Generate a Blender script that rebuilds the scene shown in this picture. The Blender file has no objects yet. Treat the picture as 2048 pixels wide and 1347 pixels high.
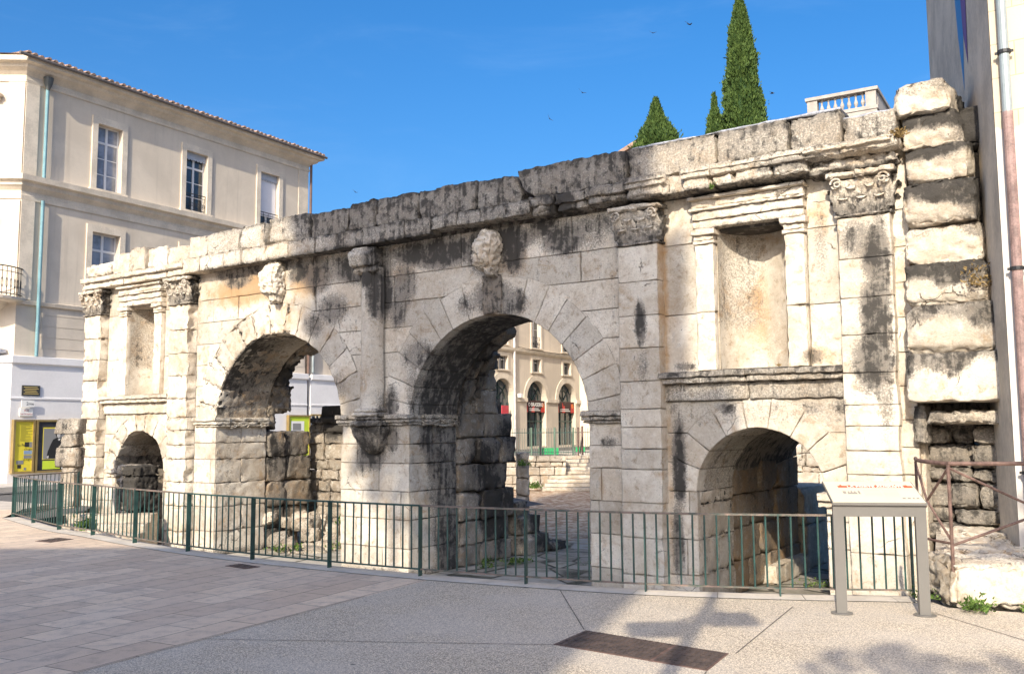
import bpy, math, random
import numpy as np
from mathutils import Vector, Matrix
from mathutils.geometry import tessellate_polygon
sc = bpy.context.scene
COL = sc.collection
R = math.radians
# ------------------------------------------------------------------ camera, sky, sun, exposure
cam = bpy.data.cameras.new('camera'); camo = bpy.data.objects.new('camera', cam); COL.objects.link(camo)
cam.sensor_width = 36; cam.lens = 36*1850/2048; cam.clip_end = 3000; cam.clip_start = .05
PITCH, ROLL = R(5.59), R(-.38)
camo.matrix_world = Matrix.Translation((0, 0, 1.75)) @ Matrix.Rotation(math.pi/2+PITCH, 4, 'X') @ Matrix.Rotation(-ROLL*-1, 4, 'Z')
sc.camera = camo
SUN_AZ, SUN_EL = R(18.), R(30.5)       # the light travels towards +Y, turned 18 degrees to +X
world = bpy.data.worlds.new('World'); sc.world = world; world.use_nodes = True
wn = world.node_tree; bg = wn.nodes['Background']
sky = wn.nodes.new('ShaderNodeTexSky'); sky.sky_type = 'NISHITA'; sky.sun_disc = False
sky.sun_elevation = SUN_EL; sky.sun_rotation = math.pi+SUN_AZ; sky.altitude = 300
sky.air_density = 1.0; sky.dust_density = 6.0; sky.ozone_density = 5.0
hs_ = wn.nodes.new('ShaderNodeHueSaturation'); hs_.inputs['Saturation'].default_value = 1.30; hs_.inputs['Hue'].default_value = .5; hs_.inputs['Value'].default_value = 1.0; wn.links.new(sky.outputs[0], hs_.inputs['Color']); tc_ = wn.nodes.new('ShaderNodeTexCoord'); mp_ = wn.nodes.new('ShaderNodeMapping'); mp_.inputs['Scale'].default_value = (1.2, 1.2, 5.); mp_.inputs['Rotation'].default_value = (.5, .4, .2)
nz_ = wn.nodes.new('ShaderNodeTexNoise'); nz_.inputs['Scale'].default_value = 2.6; nz_.inputs['Detail'].default_value = 8; nz_.inputs['Roughness'].default_value = .62; nz_.inputs['Distortion'].default_value = .6
mr_ = wn.nodes.new('ShaderNodeMapRange'); mr_.interpolation_type = 'SMOOTHSTEP'; mr_.inputs[1].default_value = .52; mr_.inputs[2].default_value = .82; mr_.inputs[4].default_value = .05
mx_ = wn.nodes.new('ShaderNodeMix'); mx_.data_type = 'RGBA'; mx_.inputs[7].default_value = (5.2, 6.2, 7.2, 1)
wn.links.new(tc_.outputs['Generated'], mp_.inputs[0]); wn.links.new(mp_.outputs[0], nz_.inputs['Vector']); wn.links.new(nz_.outputs[0], mr_.inputs[0]); wn.links.new(mr_.outputs[0], mx_.inputs[0]); wn.links.new(hs_.outputs[0], mx_.inputs[6]); wn.links.new(mx_.outputs[2], bg.inputs[0]); bg.inputs[1].default_value = .15
sl = bpy.data.lights.new('sun', 'SUN'); sl.energy = 3.7; sl.angle = R(.55); sl.color = (1, .90, .74)
slo = bpy.data.objects.new('sun', sl); COL.objects.link(slo)
Ld = Vector((math.sin(SUN_AZ)*math.cos(SUN_EL), math.cos(SUN_AZ)*math.cos(SUN_EL), -math.sin(SUN_EL)))
slo.rotation_euler = Ld.to_track_quat('-Z', 'Y').to_euler(); slo.location = (0, -30, 40)
sc.view_settings.view_transform = 'Standard'; sc.view_settings.look = 'None'
sc.view_settings.exposure = .68; sc.view_settings.gamma = 1
sc.render.resolution_x = 1024; sc.render.resolution_y = 673

# ------------------------------------------------------------------ frames
class Frame:
    def __init__(s, o, yaw):
        s.o = np.array(o, float); s.yaw = yaw
        c, n = math.cos(yaw), math.sin(yaw); s.M = np.array([[c, -n, 0], [n, c, 0], [0, 0, 1.]])
    def w(s, p): return s.o+s.M@np.array(p, float)
    def l(s, p): return s.M.T@(np.array(p, float)-s.o)
WORLD = Frame((0, 0, 0), 0)
PH = R(34.62)
GATE = Frame((-2.71, 18.22, 0), -PH)             # x along the gate, y into the gate
FYAW = math.atan2(.8476, .5306)
FAC = Frame((-16.17, 31.29, 0), FYAW)           # x along the street front, y into the houses
FLOOR = -1.05

# ------------------------------------------------------------------ noise
def _h(ix, iy, iz, seed):
    h = (ix.astype(np.int64)*73856093) ^ (iy.astype(np.int64)*19349663) ^ (iz.astype(np.int64)*83492791) ^ (seed*2654435761 & 0x7fffffff)
    h = (h ^ (h >> 13))*1274126177 & 0xffffffff
    h = (h ^ (h >> 16)) & 0xffff
    return h/65535.
def vn(P, seed=0):
    P = np.asarray(P, float); i = np.floor(P).astype(np.int64); f = P-i; u = f*f*(3-2*f)
    r = 0
    for dx in (0, 1):
        wx = u[:, 0] if dx else 1-u[:, 0]
        for dy in (0, 1):
            wy = u[:, 1] if dy else 1-u[:, 1]
            for dz in (0, 1):
                wz = u[:, 2] if dz else 1-u[:, 2]
                r = r+wx*wy*wz*_h(i[:, 0]+dx, i[:, 1]+dy, i[:, 2]+dz, seed)
    return r
def fbm(P, seed=0, oct=4):
    r = 0; a = .5; t = 0
    for k in range(oct):
        r = r+a*vn(np.asarray(P)*(2**k)+k*17.3, seed+k); t += a; a *= .5
    return r/t
def sstep(a, b, x): t = np.clip((x-a)/(b-a), 0, 1); return t*t*(3-2*t)

# ------------------------------------------------------------------ mesh builder
class MB:
    def __init__(s): s.V = []; s.F = []; s.T = []; s.EG = []; s.n = 0; s.MI = []; s.mi = 0
    def add(s, v, f, tone=.5, edge=None):
        v = np.asarray(v, float).reshape(-1, 3); s.V.append(v); b = s.n
        for q in f: s.F.append([b+i for i in q]); s.MI.append(s.mi)
        s.T.append(np.full(len(v), float(tone)) if np.isscalar(tone) else tone); s.EG.append(np.zeros(len(v)) if edge is None else edge); s.n += len(v); return s
    def box(s, x0, x1, y0, y1, z0, z1, tone=.5):
        v = [(x, y, z) for x in (x0, x1) for y in (y0, y1) for z in (z0, z1)]
        f = [(0, 1, 3, 2), (4, 6, 7, 5), (0, 4, 5, 1), (2, 3, 7, 6), (0, 2, 6, 4), (1, 5, 7, 3)]
        return s.add(v, f, tone)
    def tube(s, pts, r, n=8, caps=True):
        pts = [Vector(p) for p in pts]; rr = r if hasattr(r, '__len__') else [r]*len(pts); v = []; f = []
        for i, p in enumerate(pts):
            t = ((pts[min(i+1, len(pts)-1)]-pts[max(i-1, 0)])).normalized()
            a = t.cross(Vector((0, 0, 1))); a = a.normalized() if a.length > 1e-3 else Vector((1, 0, 0)); b = t.cross(a)
            for k in range(n):
                w = 2*math.pi*k/n; v.append(p+(a*math.cos(w)+b*math.sin(w))*rr[i])
        for i in range(len(pts)-1):
            for k in range(n): f.append((i*n+k, i*n+(k+1) % n, (i+1)*n+(k+1) % n, (i+1)*n+k))
        if caps: f += [tuple(range(n)), tuple(range((len(pts)-1)*n, len(pts)*n))[::-1]]
        return s.add([tuple(p) for p in v], f)
    def lathe(s, prof, c=(0, 0), n=20, a0=0, a1=2*math.pi):
        full = abs(a1-a0-2*math.pi) < 1e-6; m = n if full else n+1; v = []; f = []
        for r, z in prof:
            for k in range(m):
                w = a0+(a1-a0)*k/n; v.append((c[0]+r*math.cos(w), c[1]+r*math.sin(w), z))
        for i in range(len(prof)-1):
            for k in range(n):
                k2 = (k+1) % m; f.append((i*m+k, i*m+k2, (i+1)*m+k2, (i+1)*m+k))
        return s.add(v, f)
    def prism(s, poly, ax, a, b, tone=.5, holes=(), front=True, back=True):
        """poly of 2D points; ax='y': (x,z) between y=a and b; ax='z': (x,y) between z=a and b; ax='x': (y,z)"""
        def P(p, q):
            return (p[0], q, p[1]) if ax == 'y' else (p[0], p[1], q) if ax == 'z' else (q, p[0], p[1])
        loops = [list(poly)]+[list(h) for h in holes]
        flat = [p for l in loops for p in l]; tri = tessellate_polygon([[Vector((p[0], p[1], 0)) for p in l] for l in loops])
        N = len(flat); v = [P(p, a) for p in flat]+[P(p, b) for p in flat]; f = []
        if front: f += [tuple(t) for t in tri]
        if back: f += [tuple(N+i for i in t) for t in tri]
        o = 0
        for l in loops:
            m = len(l)
            for k in range(m): f.append((o+k, o+(k+1) % m, N+o+(k+1) % m, N+o+k))
            o += m
        return s.add(v, f, tone)
    def sweep(s, path, prof, closed=False):
        """path: 2D points; prof: (out, z); out is to the right-hand side of the path direction"""
        n = len(path); v = []; f = []; m = len(prof)
        for i, p in enumerate(path):
            p = Vector(p); a = (p-Vector(path[i-1])).normalized() if i > 0 else None
            b = (Vector(path[i+1])-p).normalized() if i < n-1 else None
            a = a or b; b = b or a
            na = Vector((a.y, -a.x)); nb = Vector((b.y, -b.x)); nn = (na+nb).normalized(); k = 1/max(.3, nn.dot(na))
            for o, z in prof: v.append((p.x+nn.x*o*k, p.y+nn.y*o*k, z))
        for i in range(n-1):
            for k in range(m-1): f.append((i*m+k, (i+1)*m+k, (i+1)*m+k+1, i*m+k+1))
        f.append(tuple(range(m))); f.append(tuple((n-1)*m+k for k in range(m))[::-1])
        return s.add(v, f)
    def rock(s, lo, hi, r=.02, res=.06, amp=.01, freq=3., wear=.03, seed=0, tone=.5, mapf=None, rot=0, tilt=0, faces='xXyYzZ', pf=7., cuts=0, cutd=.12):
        lo = np.array(lo, float); hi = np.array(hi, float); c = (lo+hi)/2; h = (hi-lo)/2; r = min(r, h.min()*.9)
        L = []
        for a in range(3):
            q = h[a]; m = max(1, int(round((2*q-2*r)/res))); e2 = min(.014, (q-r)*.4)
            L.append(np.concatenate([[-q, -q+.35*r, -q+r], np.linspace(-q+r+e2, q-r-e2, m+1), [q-r, q-.35*r, q]]))
        VV = []; FF = []; o = 0
        for a, nm in ((0, 'xX'), (1, 'yY'), (2, 'zZ')):
            b, d = [(1, 2), (2, 0), (0, 1)][a]
            for sg in (0, 1):
                if nm[sg] not in faces: continue
                A, B = np.meshgrid(L[b], L[d], indexing='ij'); n1, n2 = A.shape
                P = np.zeros((n1*n2, 3)); P[:, a] = h[a]*(1 if sg else -1); P[:, b] = A.ravel(); P[:, d] = B.ravel()
                VV.append(P); I = np.arange(n1*n2).reshape(n1, n2)
                q = np.stack([I[:-1, :-1], I[1:, :-1], I[1:, 1:], I[:-1, 1:]], -1).reshape(-1, 4)
                if not sg: q = q[:, ::-1]
                FF.append(q+o); o += n1*n2
        P = np.concatenate(VV); Q = np.concatenate(FF)
        key = np.round(P*1e4).astype(np.int64); _, idx, inv = np.unique(key, axis=0, return_index=True, return_inverse=True)
        P = P[idx]; Q = inv.reshape(-1)[Q]
        core = np.clip(P, -(h-r), h-r); n = P-core; ln = np.linalg.norm(n, axis=1, keepdims=True); n = n/np.maximum(ln, 1e-9)
        v = core+n*r; W = v+c
        dd = np.sort(h-np.abs(P), axis=1)[:, 1]
        if cuts:      # fracture planes that knock off corners and arrises
            q = random.Random(seed*31+7)
            for k in range(cuts):
                sg = np.array([q.choice((-1, 1)), -1 if q.random() < .8 else 1, q.choice((-1, 1))], float); w = np.array([q.random(), q.random()*1.1+.15, q.random()]); w[q.randrange(3)] *= .25
                dr = sg*w; dr /= np.linalg.norm(dr); sup = np.abs(dr)@h; over = v@dr-(sup-cutd*q.uniform(.35, 1.)*(np.abs(dr).sum()-.95)-cutd*.08)
                v = v-np.maximum(over, 0)[:, None]*dr
        nz = fbm(W*freq+seed*3.7, seed % 91, 3); n3 = fbm(W*freq*3.3+seed*1.7, (seed+3) % 83, 3)
        disp = amp*(1.1*(nz-.5)+1.5*(n3-.5))
        n2_ = fbm(W*pf*1.6+seed*1.3+9, (seed+5) % 97, 4)
        rg = np.abs(fbm(W*freq*1.9+seed*2.1, (seed+9) % 89, 3)-.5)*2
        disp = disp-wear*np.exp(-dd/.032)*sstep(.45, .66, n2_)*1.5-amp*1.1*sstep(.14, .0, rg)+amp*.2
        v = v+n*disp[:, None]
        if tilt: ct, st = math.cos(tilt), math.sin(tilt); x = v[:, 0]*ct-v[:, 2]*st; z = v[:, 0]*st+v[:, 2]*ct; v[:, 0] = x; v[:, 2] = z
        if rot: ct, st = math.cos(rot), math.sin(rot); x = v[:, 0]*ct-v[:, 1]*st; y = v[:, 0]*st+v[:, 1]*ct; v[:, 0] = x; v[:, 1] = y
        v = v+c
        if mapf: v = mapf(v)
        return s.add(v, Q.tolist(), tone, np.exp(-dd/.011))
    def build(s, name, mat, parent=None, frame=WORLD, base=(0, 0, 0), stain=None, smooth=False, angle=None):
        V = np.concatenate(s.V) if s.V else np.zeros((0, 3)); T = np.concatenate(s.T) if s.T else np.zeros(0)
        me = bpy.data.meshes.new(name); me.from_pydata((V-np.array(base, float)).tolist(), [], s.F)
        mats = mat if isinstance(mat, (list, tuple)) else [mat]
        for m in mats: me.materials.append(m)
        if len(mats) > 1: me.polygons.foreach_set('material_index', s.MI)
        if stain is not None:
            C = np.ones((len(V), 4)); C[:, :3] = stain(V); C[:, 2] = T; C[:, 3] = np.concatenate(s.EG)
            at = me.attributes.new('stain', 'FLOAT_COLOR', 'POINT'); at.data.foreach_set('color', C.ravel())
        if smooth: me.polygons.foreach_set('use_smooth', [True]*len(me.polygons))
        me.update()
        ob = bpy.data.objects.new(name, me); COL.objects.link(ob)
        if parent: ob.parent = parent
        else: ob.location = frame.w(base); ob.rotation_euler = (0, 0, frame.yaw)
        return ob
def tag(o, label=None, cat=None, group=None, kind=None):
    if label: o['label'] = label
    if cat: o['category'] = cat
    if group: o['group'] = group
    if kind: o['kind'] = kind
    return o
class Thing:
    """an Empty at the thing's base; parts are added in the frame's coordinates"""
    def __init__(s, name, label, cat, frame=WORLD, base=(0, 0, 0), group=None):
        s.e = bpy.data.objects.new(name, None); COL.objects.link(s.e); s.f = frame; s.b = base
        s.e.location = frame.w(base); s.e.rotation_euler = (0, 0, frame.yaw); s.e.empty_display_size = .2
        tag(s.e, label, cat, group)
    def part(s, name, mb, mat, parent=None, **k):
        return mb.build(name, mat, parent or s.e, s.f, s.b, **k)
def copytree(o, parent=None):
    c = o.copy(); COL.objects.link(c)
    if parent: c.parent = parent
    for ch in list(o.children): copytree(ch, c)
    return c

# ------------------------------------------------------------------ materials
def newmat(name):
    m = bpy.data.materials.new(name); m.use_nodes = True; nt = m.node_tree; b = nt.nodes['Principled BSDF']; return m, nt, b
class NT:
    def __init__(s, nt): s.t = nt
    def n(s, typ, **k):
        x = s.t.nodes.new(typ)
        for a, v in k.items():
            if a.startswith('i_'):
                key = a[2:]; key = int(key) if key.isdigit() else key.replace('_', ' ')
                if hasattr(v, 'links'): s.t.links.new(v, x.inputs[key])
                else: x.inputs[key].default_value = v
            else: setattr(x, a, v)
        return x
    def noise(s, vec, sc_, det=6, rough=.6, dist=0):
        return s.n('ShaderNodeTexNoise', i_Vector=vec, i_Scale=sc_, i_Detail=det, i_Roughness=rough, i_Distortion=dist).outputs[0]
    def ramp(s, v, a, b, lo=0., hi=1.):
        return s.n('ShaderNodeMapRange', interpolation_type='SMOOTHSTEP', i_0=v, i_1=a, i_2=b, i_3=lo, i_4=hi).outputs[0]
    def math(s, op, a, b=0.): return s.n('ShaderNodeMath', operation=op, i_0=a, i_1=b).outputs[0]
    def mix(s, f, a, b, mode='MIX'):
        x = s.t.nodes.new('ShaderNodeMix'); x.data_type = 'RGBA'; x.blend_type = mode
        for k, v in ((0, f), (6, a), (7, b)):
            if hasattr(v, 'links'): s.t.links.new(v, x.inputs[k])
            else: x.inputs[k].default_value = v if k == 0 else tuple(v)+((1,) if len(v) == 3 else ())
        return x.outputs[2]
    def bump(s, h, st, d, nrm=None):
        k = dict(i_Height=h, i_Strength=st, i_Distance=d)
        if nrm is not None: k['i_Normal'] = nrm
        return s.n('ShaderNodeBump', **k).outputs[0]
def pos(g): return g.n('ShaderNodeNewGeometry').outputs['Position']
def simple(name, col, rough=.7, metal=0, var=.12, scale=3., bump=.0, spec=.4, col2=None, bs=40.):
    m, nt, b = newmat(name); g = NT(nt); P = pos(g)
    n1 = g.noise(P, scale, 5, .6); n2 = g.noise(P, scale*11, 3, .6)
    f = g.ramp(g.math('ADD', g.math('MULTIPLY', n1, .7), g.math('MULTIPLY', n2, .3)), .35, .65)
    c2 = col2 or tuple(c*(1-var*2) for c in col); c1 = tuple(min(1, c*(1+var)) for c in col)
    nt.links.new(g.mix(f, c2, c1), b.inputs['Base Color'])
    b.inputs['Roughness'].default_value = rough; b.inputs['Metallic'].default_value = metal
    b.inputs['Specular IOR Level'].default_value = spec
    if bump: nt.links.new(g.bump(g.noise(P, bs, 4, .6), bump, .01), b.inputs['Normal'])
    return m
def stone_mat(name, light=(.73, .665, .56), mid=(.56, .475, .37), dirt=(.05, .046, .042), ochre=(.42, .25, .11), bump=.7, pits=1.):
    m, nt, b = newmat(name); g = NT(nt); P = pos(g)
    at = g.n('ShaderNodeAttribute', attribute_name='stain'); sep = g.n('ShaderNodeSeparateColor', i_0=at.outputs['Color'])
    blk, och, tone, edge = sep.outputs[0], sep.outputs[1], sep.outputs[2], at.outputs['Alpha']
    nA = g.noise(P, 1.1, 6, .62, .4); nB = g.noise(P, 7, 8, .72, .3); nC = g.noise(P, 38, 5, .7); nD = g.noise(P, 2.6, 7, .7, .8)
    st = g.n('ShaderNodeVectorMath', operation='MULTIPLY', i_0=P, i_1=(9., 9., .8)).outputs[0]
    nS = g.noise(st, 1, 6, .65, .5)
    c = g.mix(g.ramp(nA, .36, .64), mid, light)
    c = g.mix(g.ramp(nB, .5, .68, 0, .6), c, (.80, .745, .65))
    c = g.mix(g.ramp(nB, .48, .31, 0, .85), c, (.38, .29, .20))
    c = g.mix(g.ramp(nD, .53, .70, 0, .65), c, (.48, .34, .21))
    c = g.mix(g.ramp(nD, .44, .30, 0, .45), c, (.45, .42, .38))
    c = g.mix(g.ramp(nC, .56, .72, 0, .45), c, (.33, .28, .22)); c = g.mix(g.ramp(nC, .45, .3, 0, .35), c, (.86, .81, .72))
    c = g.n('ShaderNodeHueSaturation', i_Color=c, i_Value=g.ramp(tone, 0, 1, .74, 1.14)).outputs[0]
    fo = g.ramp(g.math('ADD', och, g.math('MULTIPLY', g.math('SUBTRACT', nD, .5), 1.1)), .2, .85, 0, .8)
    fo = g.math('MULTIPLY', fo, g.ramp(och, 0, .15)); c = g.mix(fo, c, ochre)
    # grime in the joints and along broken arrises
    fe = g.math('MULTIPLY', g.ramp(edge, .25, .95), g.ramp(g.math('ADD', nB, g.math('MULTIPLY', nA, .5)), .55, .85, .12, .85)); c = g.mix(fe, c, (.16, .12, .085))
    # grey lichen speckle following the dirt
    lich = g.ramp(g.math('ADD', g.math('MULTIPLY', blk, .6), g.math('MULTIPLY', nC, .75)), .48, .70, 0, .8)
    lich = g.math('MULTIPLY', lich, g.ramp(blk, 0.0, .3)); c = g.mix(lich, c, (.19, .172, .15))
    # soot and black crust: dirt field broken up by noise and by drips
    fb = g.math('ADD', blk, g.math('MULTIPLY', g.math('SUBTRACT', nB, .5), 1.7)); fb = g.math('ADD', fb, g.math('MULTIPLY', g.math('SUBTRACT', nD, .5), 1.0))
    fb = g.math('ADD', fb, g.math('MULTIPLY', g.math('SUBTRACT', nS, .5), 1.15))
    fb = g.math('MULTIPLY', g.ramp(fb, .38, .80, 0, .92), g.ramp(blk, .02, .2)); c = g.mix(fb, c, dirt)
    # small dark lichen dots everywhere, hairline cracks, pores
    dots = g.math('MULTIPLY', g.ramp(g.noise(P, 55, 3, .75), .62, .70), g.ramp(nA, .42, .6, 0, .7)); c = g.mix(dots, c, (.12, .105, .09))
    wv = g.mix(.35, P, g.n('ShaderNodeTexNoise', i_Vector=P, i_Scale=3., i_Detail=5.).outputs[1], 'ADD')
    ck = g.n('ShaderNodeTexVoronoi', feature='DISTANCE_TO_EDGE', i_Vector=wv, i_Scale=1.15).outputs['Distance']
    ckm = g.math('MULTIPLY', g.ramp(ck, .010, .003), g.ramp(nA, .57, .64)); c = g.mix(g.math('MULTIPLY', ckm, .8), c, (.10, .08, .06))
    vo = g.n('ShaderNodeTexVoronoi', i_Vector=P, i_Scale=15., i_Randomness=1.); pv = g.math('LESS_THAN', vo.outputs['Distance'], g.ramp(nB, .48, .72, 0, .19*pits))
    c = g.mix(g.math('MULTIPLY', pv, .8), c, (.08, .065, .05))
    nt.links.new(c, b.inputs['Base Color'])
    b.inputs['Roughness'].default_value = .92; b.inputs['Specular IOR Level'].default_value = .2
    h = g.math('ADD', g.math('MULTIPLY', nB, .7), g.math('MULTIPLY', nC, .4)); h = g.math('SUBTRACT', h, g.math('MULTIPLY', pv, .45)); h = g.math('SUBTRACT', h, g.math('MULTIPLY', ckm, .5))
    nt.links.new(g.bump(h, bump, .035), b.inputs['Normal'])
    return m
STONE = stone_mat('limestone')
ROUGH = stone_mat('eroded_limestone', light=(.62, .55, .45), mid=(.42, .35, .27), bump=1.)
DARKR = stone_mat('blackened_shaded_limestone', light=(.42, .36, .29), mid=(.24, .20, .155), bump=1.1)  # black crust of the ruins; on the passage wall, painted shade
CREAM, nt, b = newmat('cream_render'); g = NT(nt); P = pos(g)
n1 = g.noise(P, .45, 6, .65, .5); n2 = g.noise(g.n('ShaderNodeVectorMath', operation='MULTIPLY', i_0=P, i_1=(5., 5., .22)).outputs[0], 1, 6, .6, .3); n3 = g.noise(P, 9, 5, .7)
c = g.mix(g.ramp(n1, .36, .64), (.60, .52, .42), (.70, .61, .495)); c = g.mix(g.ramp(n2, .5, .75, 0, .35), c, (.42, .36, .29)); c = g.mix(g.ramp(n3, .52, .75, 0, .25), c, (.50, .43, .34))
nt.links.new(c, b.inputs['Base Color']); b.inputs['Roughness'].default_value = .92; b.inputs['Specular IOR Level'].default_value = .25; nt.links.new(g.bump(g.noise(P, 22, 5, .65), .3, .012), b.inputs['Normal'])
CREAMT = simple('cream_stone_trim', (.70, .61, .49), .85, var=.09, scale=1.6, bump=.1)
WHITER = simple('white_render', (.80, .78, .77), .85, var=.03, scale=1.2, bump=.1)
WOODW = simple('white_paint', (.78, .77, .76), .5, var=.02)
DARK = simple('dark_interior', (.03, .03, .033), .8)
IRON = simple('wrought_iron', (.035, .035, .038), .5, metal=.3)
GREENP = simple('green_paint', (.028, .075, .066), .42, var=.2, scale=6, col2=(.02, .045, .042))
RUSTR = simple('rusty_green_rail', (.20, .14, .115), .6, var=.2, scale=9, col2=(.06, .085, .07))
RUST = simple('rusted_iron', (.17, .105, .085), .7, var=.25, scale=14, bump=.2)
GREYM = simple('grey_painted_steel', (.175, .165, .15), .45, var=.03, metal=.1)
ZINC = simple('zinc_pipe', (.36, .41, .42), .45, metal=.2, var=.08)
TEAL = simple('zinc_teal_pipe', (.20, .36, .40), .5, metal=.2, var=.08)
TILE = simple('roof_tile', (.38, .24, .17), .85, var=.25, scale=4, col2=(.13, .10, .08))
ASPH = simple('asphalt', (.12, .115, .11), .9, var=.12, scale=20, bump=.3, bs=120)
PAVE = simple('pale_pavement', (.50, .45, .39), .9, var=.08, scale=2)
def glassmat(name, col=(.03, .04, .05), rough=.06):
    m, nt, b = newmat(name); g = NT(nt); n = g.noise(pos(g), 1.5, 3); nt.links.new(g.mix(g.ramp(n, .4, .6), col, tuple(c*1.6 for c in col)), b.inputs['Base Color'])
    b.inputs['Roughness'].default_value = rough; b.inputs['Specular IOR Level'].default_value = .8; return m
GLASS = glassmat('window_glass'); GLASSL = glassmat('window_glass_over_curtain', (.20, .21, .24), .12)
def flat(name, col, rough=.6): return simple(name, col, rough, var=.02)

# ------------------------------------------------------------------ dirt and painted shade on the gate, in gate coordinates (s, z)
def blob(V, s, z, rs, rz, soft=.5):
    d = np.sqrt(((V[:, 0]-s)/rs)**2+((V[:, 2]-z)/rz)**2); return sstep(1+soft, 1-soft, d)
def band(V, s0, s1, z0, z1, so=.3, zo=.15):
    return sstep(s0-so, s0+so, V[:, 0])*sstep(s1+so, s1-so, V[:, 0])*sstep(z0-zo, z0+zo, V[:, 2])*sstep(z1+zo, z1-zo, V[:, 2])
BL = [  # black crust: s, z, rs, rz, strength
 (-.35, 5.0, .9, .35, .75), (.25, 4.45, .22, .55, .95), (.05, 4.75, .3, .25, .9), (-.2, 4.9, .8, .2, .6), (.75, 4.55, .35, .5, .55), (1.7, 5.05, .8, .3, .85), (2.6, 5.0, .35, .4, .85), (3.35, 4.95, .25, .45, .9),
 (3.1, 5.1, .7, .25, .85), (4.4, 5.0, .5, .32, .7), (4.0, 5.3, .3, .25, .7), (2.87, 4.1, .5, .35, .6), (3.3, 3.95, .35, .3, .55), (2.3, 4.0, .3, .25, .45), (5.0, 5.0, .3, .4, .4), (1.0, 5.1, .5, .25, .8),
 (1.15, 3.1, .5, .35, .5), (.6, 4.1, .25, .5, .55), (-.05, 1.35, .35, .4, .85), (.1, 1.75, .5, .25, .75), (.45, 1.55, .2, .3, .6), (.45, 2.2, .2, .4, .6), (1.0, 2.5, .2, .9, .45), (-.3, 1.2, .2, .4, .5),
 (-1.2, 4.2, .5, .35, .55), (-1.6, 4.95, .5, .4, .6), (-2.2, 5.05, .35, .2, .7), (-3.2, 5.05, .3, .2, .55), (-4.2, 5.1, .5, .2, .6), (-1.7, 3.9, .3, .3, .5), (-1.0, 2.6, .3, .4, .35), (-1.4, 3.2, .25, .3, .3),
 (5.93, 3.4, .1, .35, .8), (5.95, 2.7, .12, .3, .4), (5.2, 1.5, .2, .1, .5), (5.1, 1.93, .5, .1, .5),
 (9.55, 4.1, .2, .45, .75), (9.5, 3.3, .2, .5, .75), (9.45, 2.6, .28, .45, .7), (9.3, 4.35, .25, .3, .5), (9.62, 3.7, .12, 1.2, .6), (9.6, 2.2, .12, .6, .45),
 (8.75, 4.4, .12, .6, .35), (6.6, 4.3, .1, .5, .2), (8.6, 2.75, .15, .12, .5), (6.6, 2.68, .2, .06, .6), (6.45, 1.2, .12, .7, .85), (6.4, 0, .1, .6, .7),
 (-9.2, 5.2, .2, .3, .4), (-3.9, 3.3, .3, .4, .15), (-5.7, 3.3, .15, .6, .2), (-5.55, 2.9, .1, .5, .25)]
OC = [(-3.9, 4.85, 1.3, .4, .9), (-1.9, 4.85, .6, .35, .9), (-2.6, 4.2, .5, .4, .5), (-3.6, 3.7, .6, .5, .3), (.6, 4.75, .5, .25, .55), (2.1, 4.75, .5, .25, .35), (3.4, 4.7, .3, .3, .6), (2.87, 3.95, .25, .3, .7),
 (7.62, 3.55, .16, .75, .6), (7.5, 4.4, .3, .3, .3), (8.75, 4.8, .2, .4, .55), (8.7, 2.75, .35, .15, .6), (-7.6, 2.0, .7, .4, .35), (9.0, 4.3, .12, .4, .3), (6.3, 1, .06, 2.5, .5), (6.28, 4, .05, 2., .7), (9.85, 3, .1, 3, .3), (7.7, 4.9, .8, .3, .15)]  # tall thin strips put the pilaster sides' orange shade into the colour
def gate_stain_shade(V):
    b = np.zeros(len(V)); o = np.zeros(len(V))
    for s, z, rs, rz, k in BL: b = np.maximum(b, k*blob(V, s, z, rs, rz, .65))
    for s, z, rs, rz, k in OC: o = np.maximum(o, k*blob(V, s, z, rs, rz, .65))
    b = np.maximum(b, .55*band(V, -1.4, 5.6, 4.95, 5.34, .4, .22)); b = np.maximum(b, .5*band(V, -5, -1.4, 5.12, 5.4, .2, .1))
    b = np.maximum(b, .2*band(V, -1.2, 6.2, 1.2, 5.4, .8, .8)*1)  # grey of the middle: stone weathering plus shadow put into the colour
    b = np.maximum(b, .16*band(V, -1.0, 6.3, -1.2, 1.6, .6, .3)); b = np.maximum(b, .13)
    b = np.maximum(b, .25*band(V, 6.3, 9.1, 1.75, 2.15, .1, .06)+0*b); b = np.maximum(b, .5*band(V, -10, 10, -1.2, -.9, .3, .15))
    b = np.maximum(b, .3*band(V, 6.3, 9.1, 1.9, 2.14, .1, .1)*1.8*sstep(.4, .7, vn(V*np.array([4., 0, .6]), 3)))
    return np.stack([b, o, b*0], 1)
def attic_stain_shade(V):
    s = V[:, 0]; z = V[:, 2]
    b = .32+.21*sstep(-2.6, -1.5, s)*sstep(6.1, 5.6, s)+.10*sstep(7.2, 7.6, s)-.12*sstep(-4.5, -5.5, s)  # middle blocks darker: lichen, plus shadow put into the colour
    b = b+.18*sstep(6.05, 6.25, z); return np.stack([b, .12*sstep(7, 8, s), b*0], 1)
def corn_stain(V):
    s = V[:, 0]; z = V[:, 2]
    b = .26+.22*sstep(-2., -.6, s)*sstep(6.6, 5.6, s)+.35*sstep(5.42, 5.33, z)*sstep(-5.3, -4.8, s)+.15*sstep(5.6, 5.7, z)
    b = np.maximum(b, .85*blob(V, 4.55, 5.5, .35, .3)); b = np.maximum(b, .55*blob(V, 8.5, 5.5, .6, .1))
    return np.stack([b, .3*sstep(-.5, -1.5, s)*sstep(-6, -4, s)+.15*sstep(6, 7, s), b*0], 1)
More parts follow.
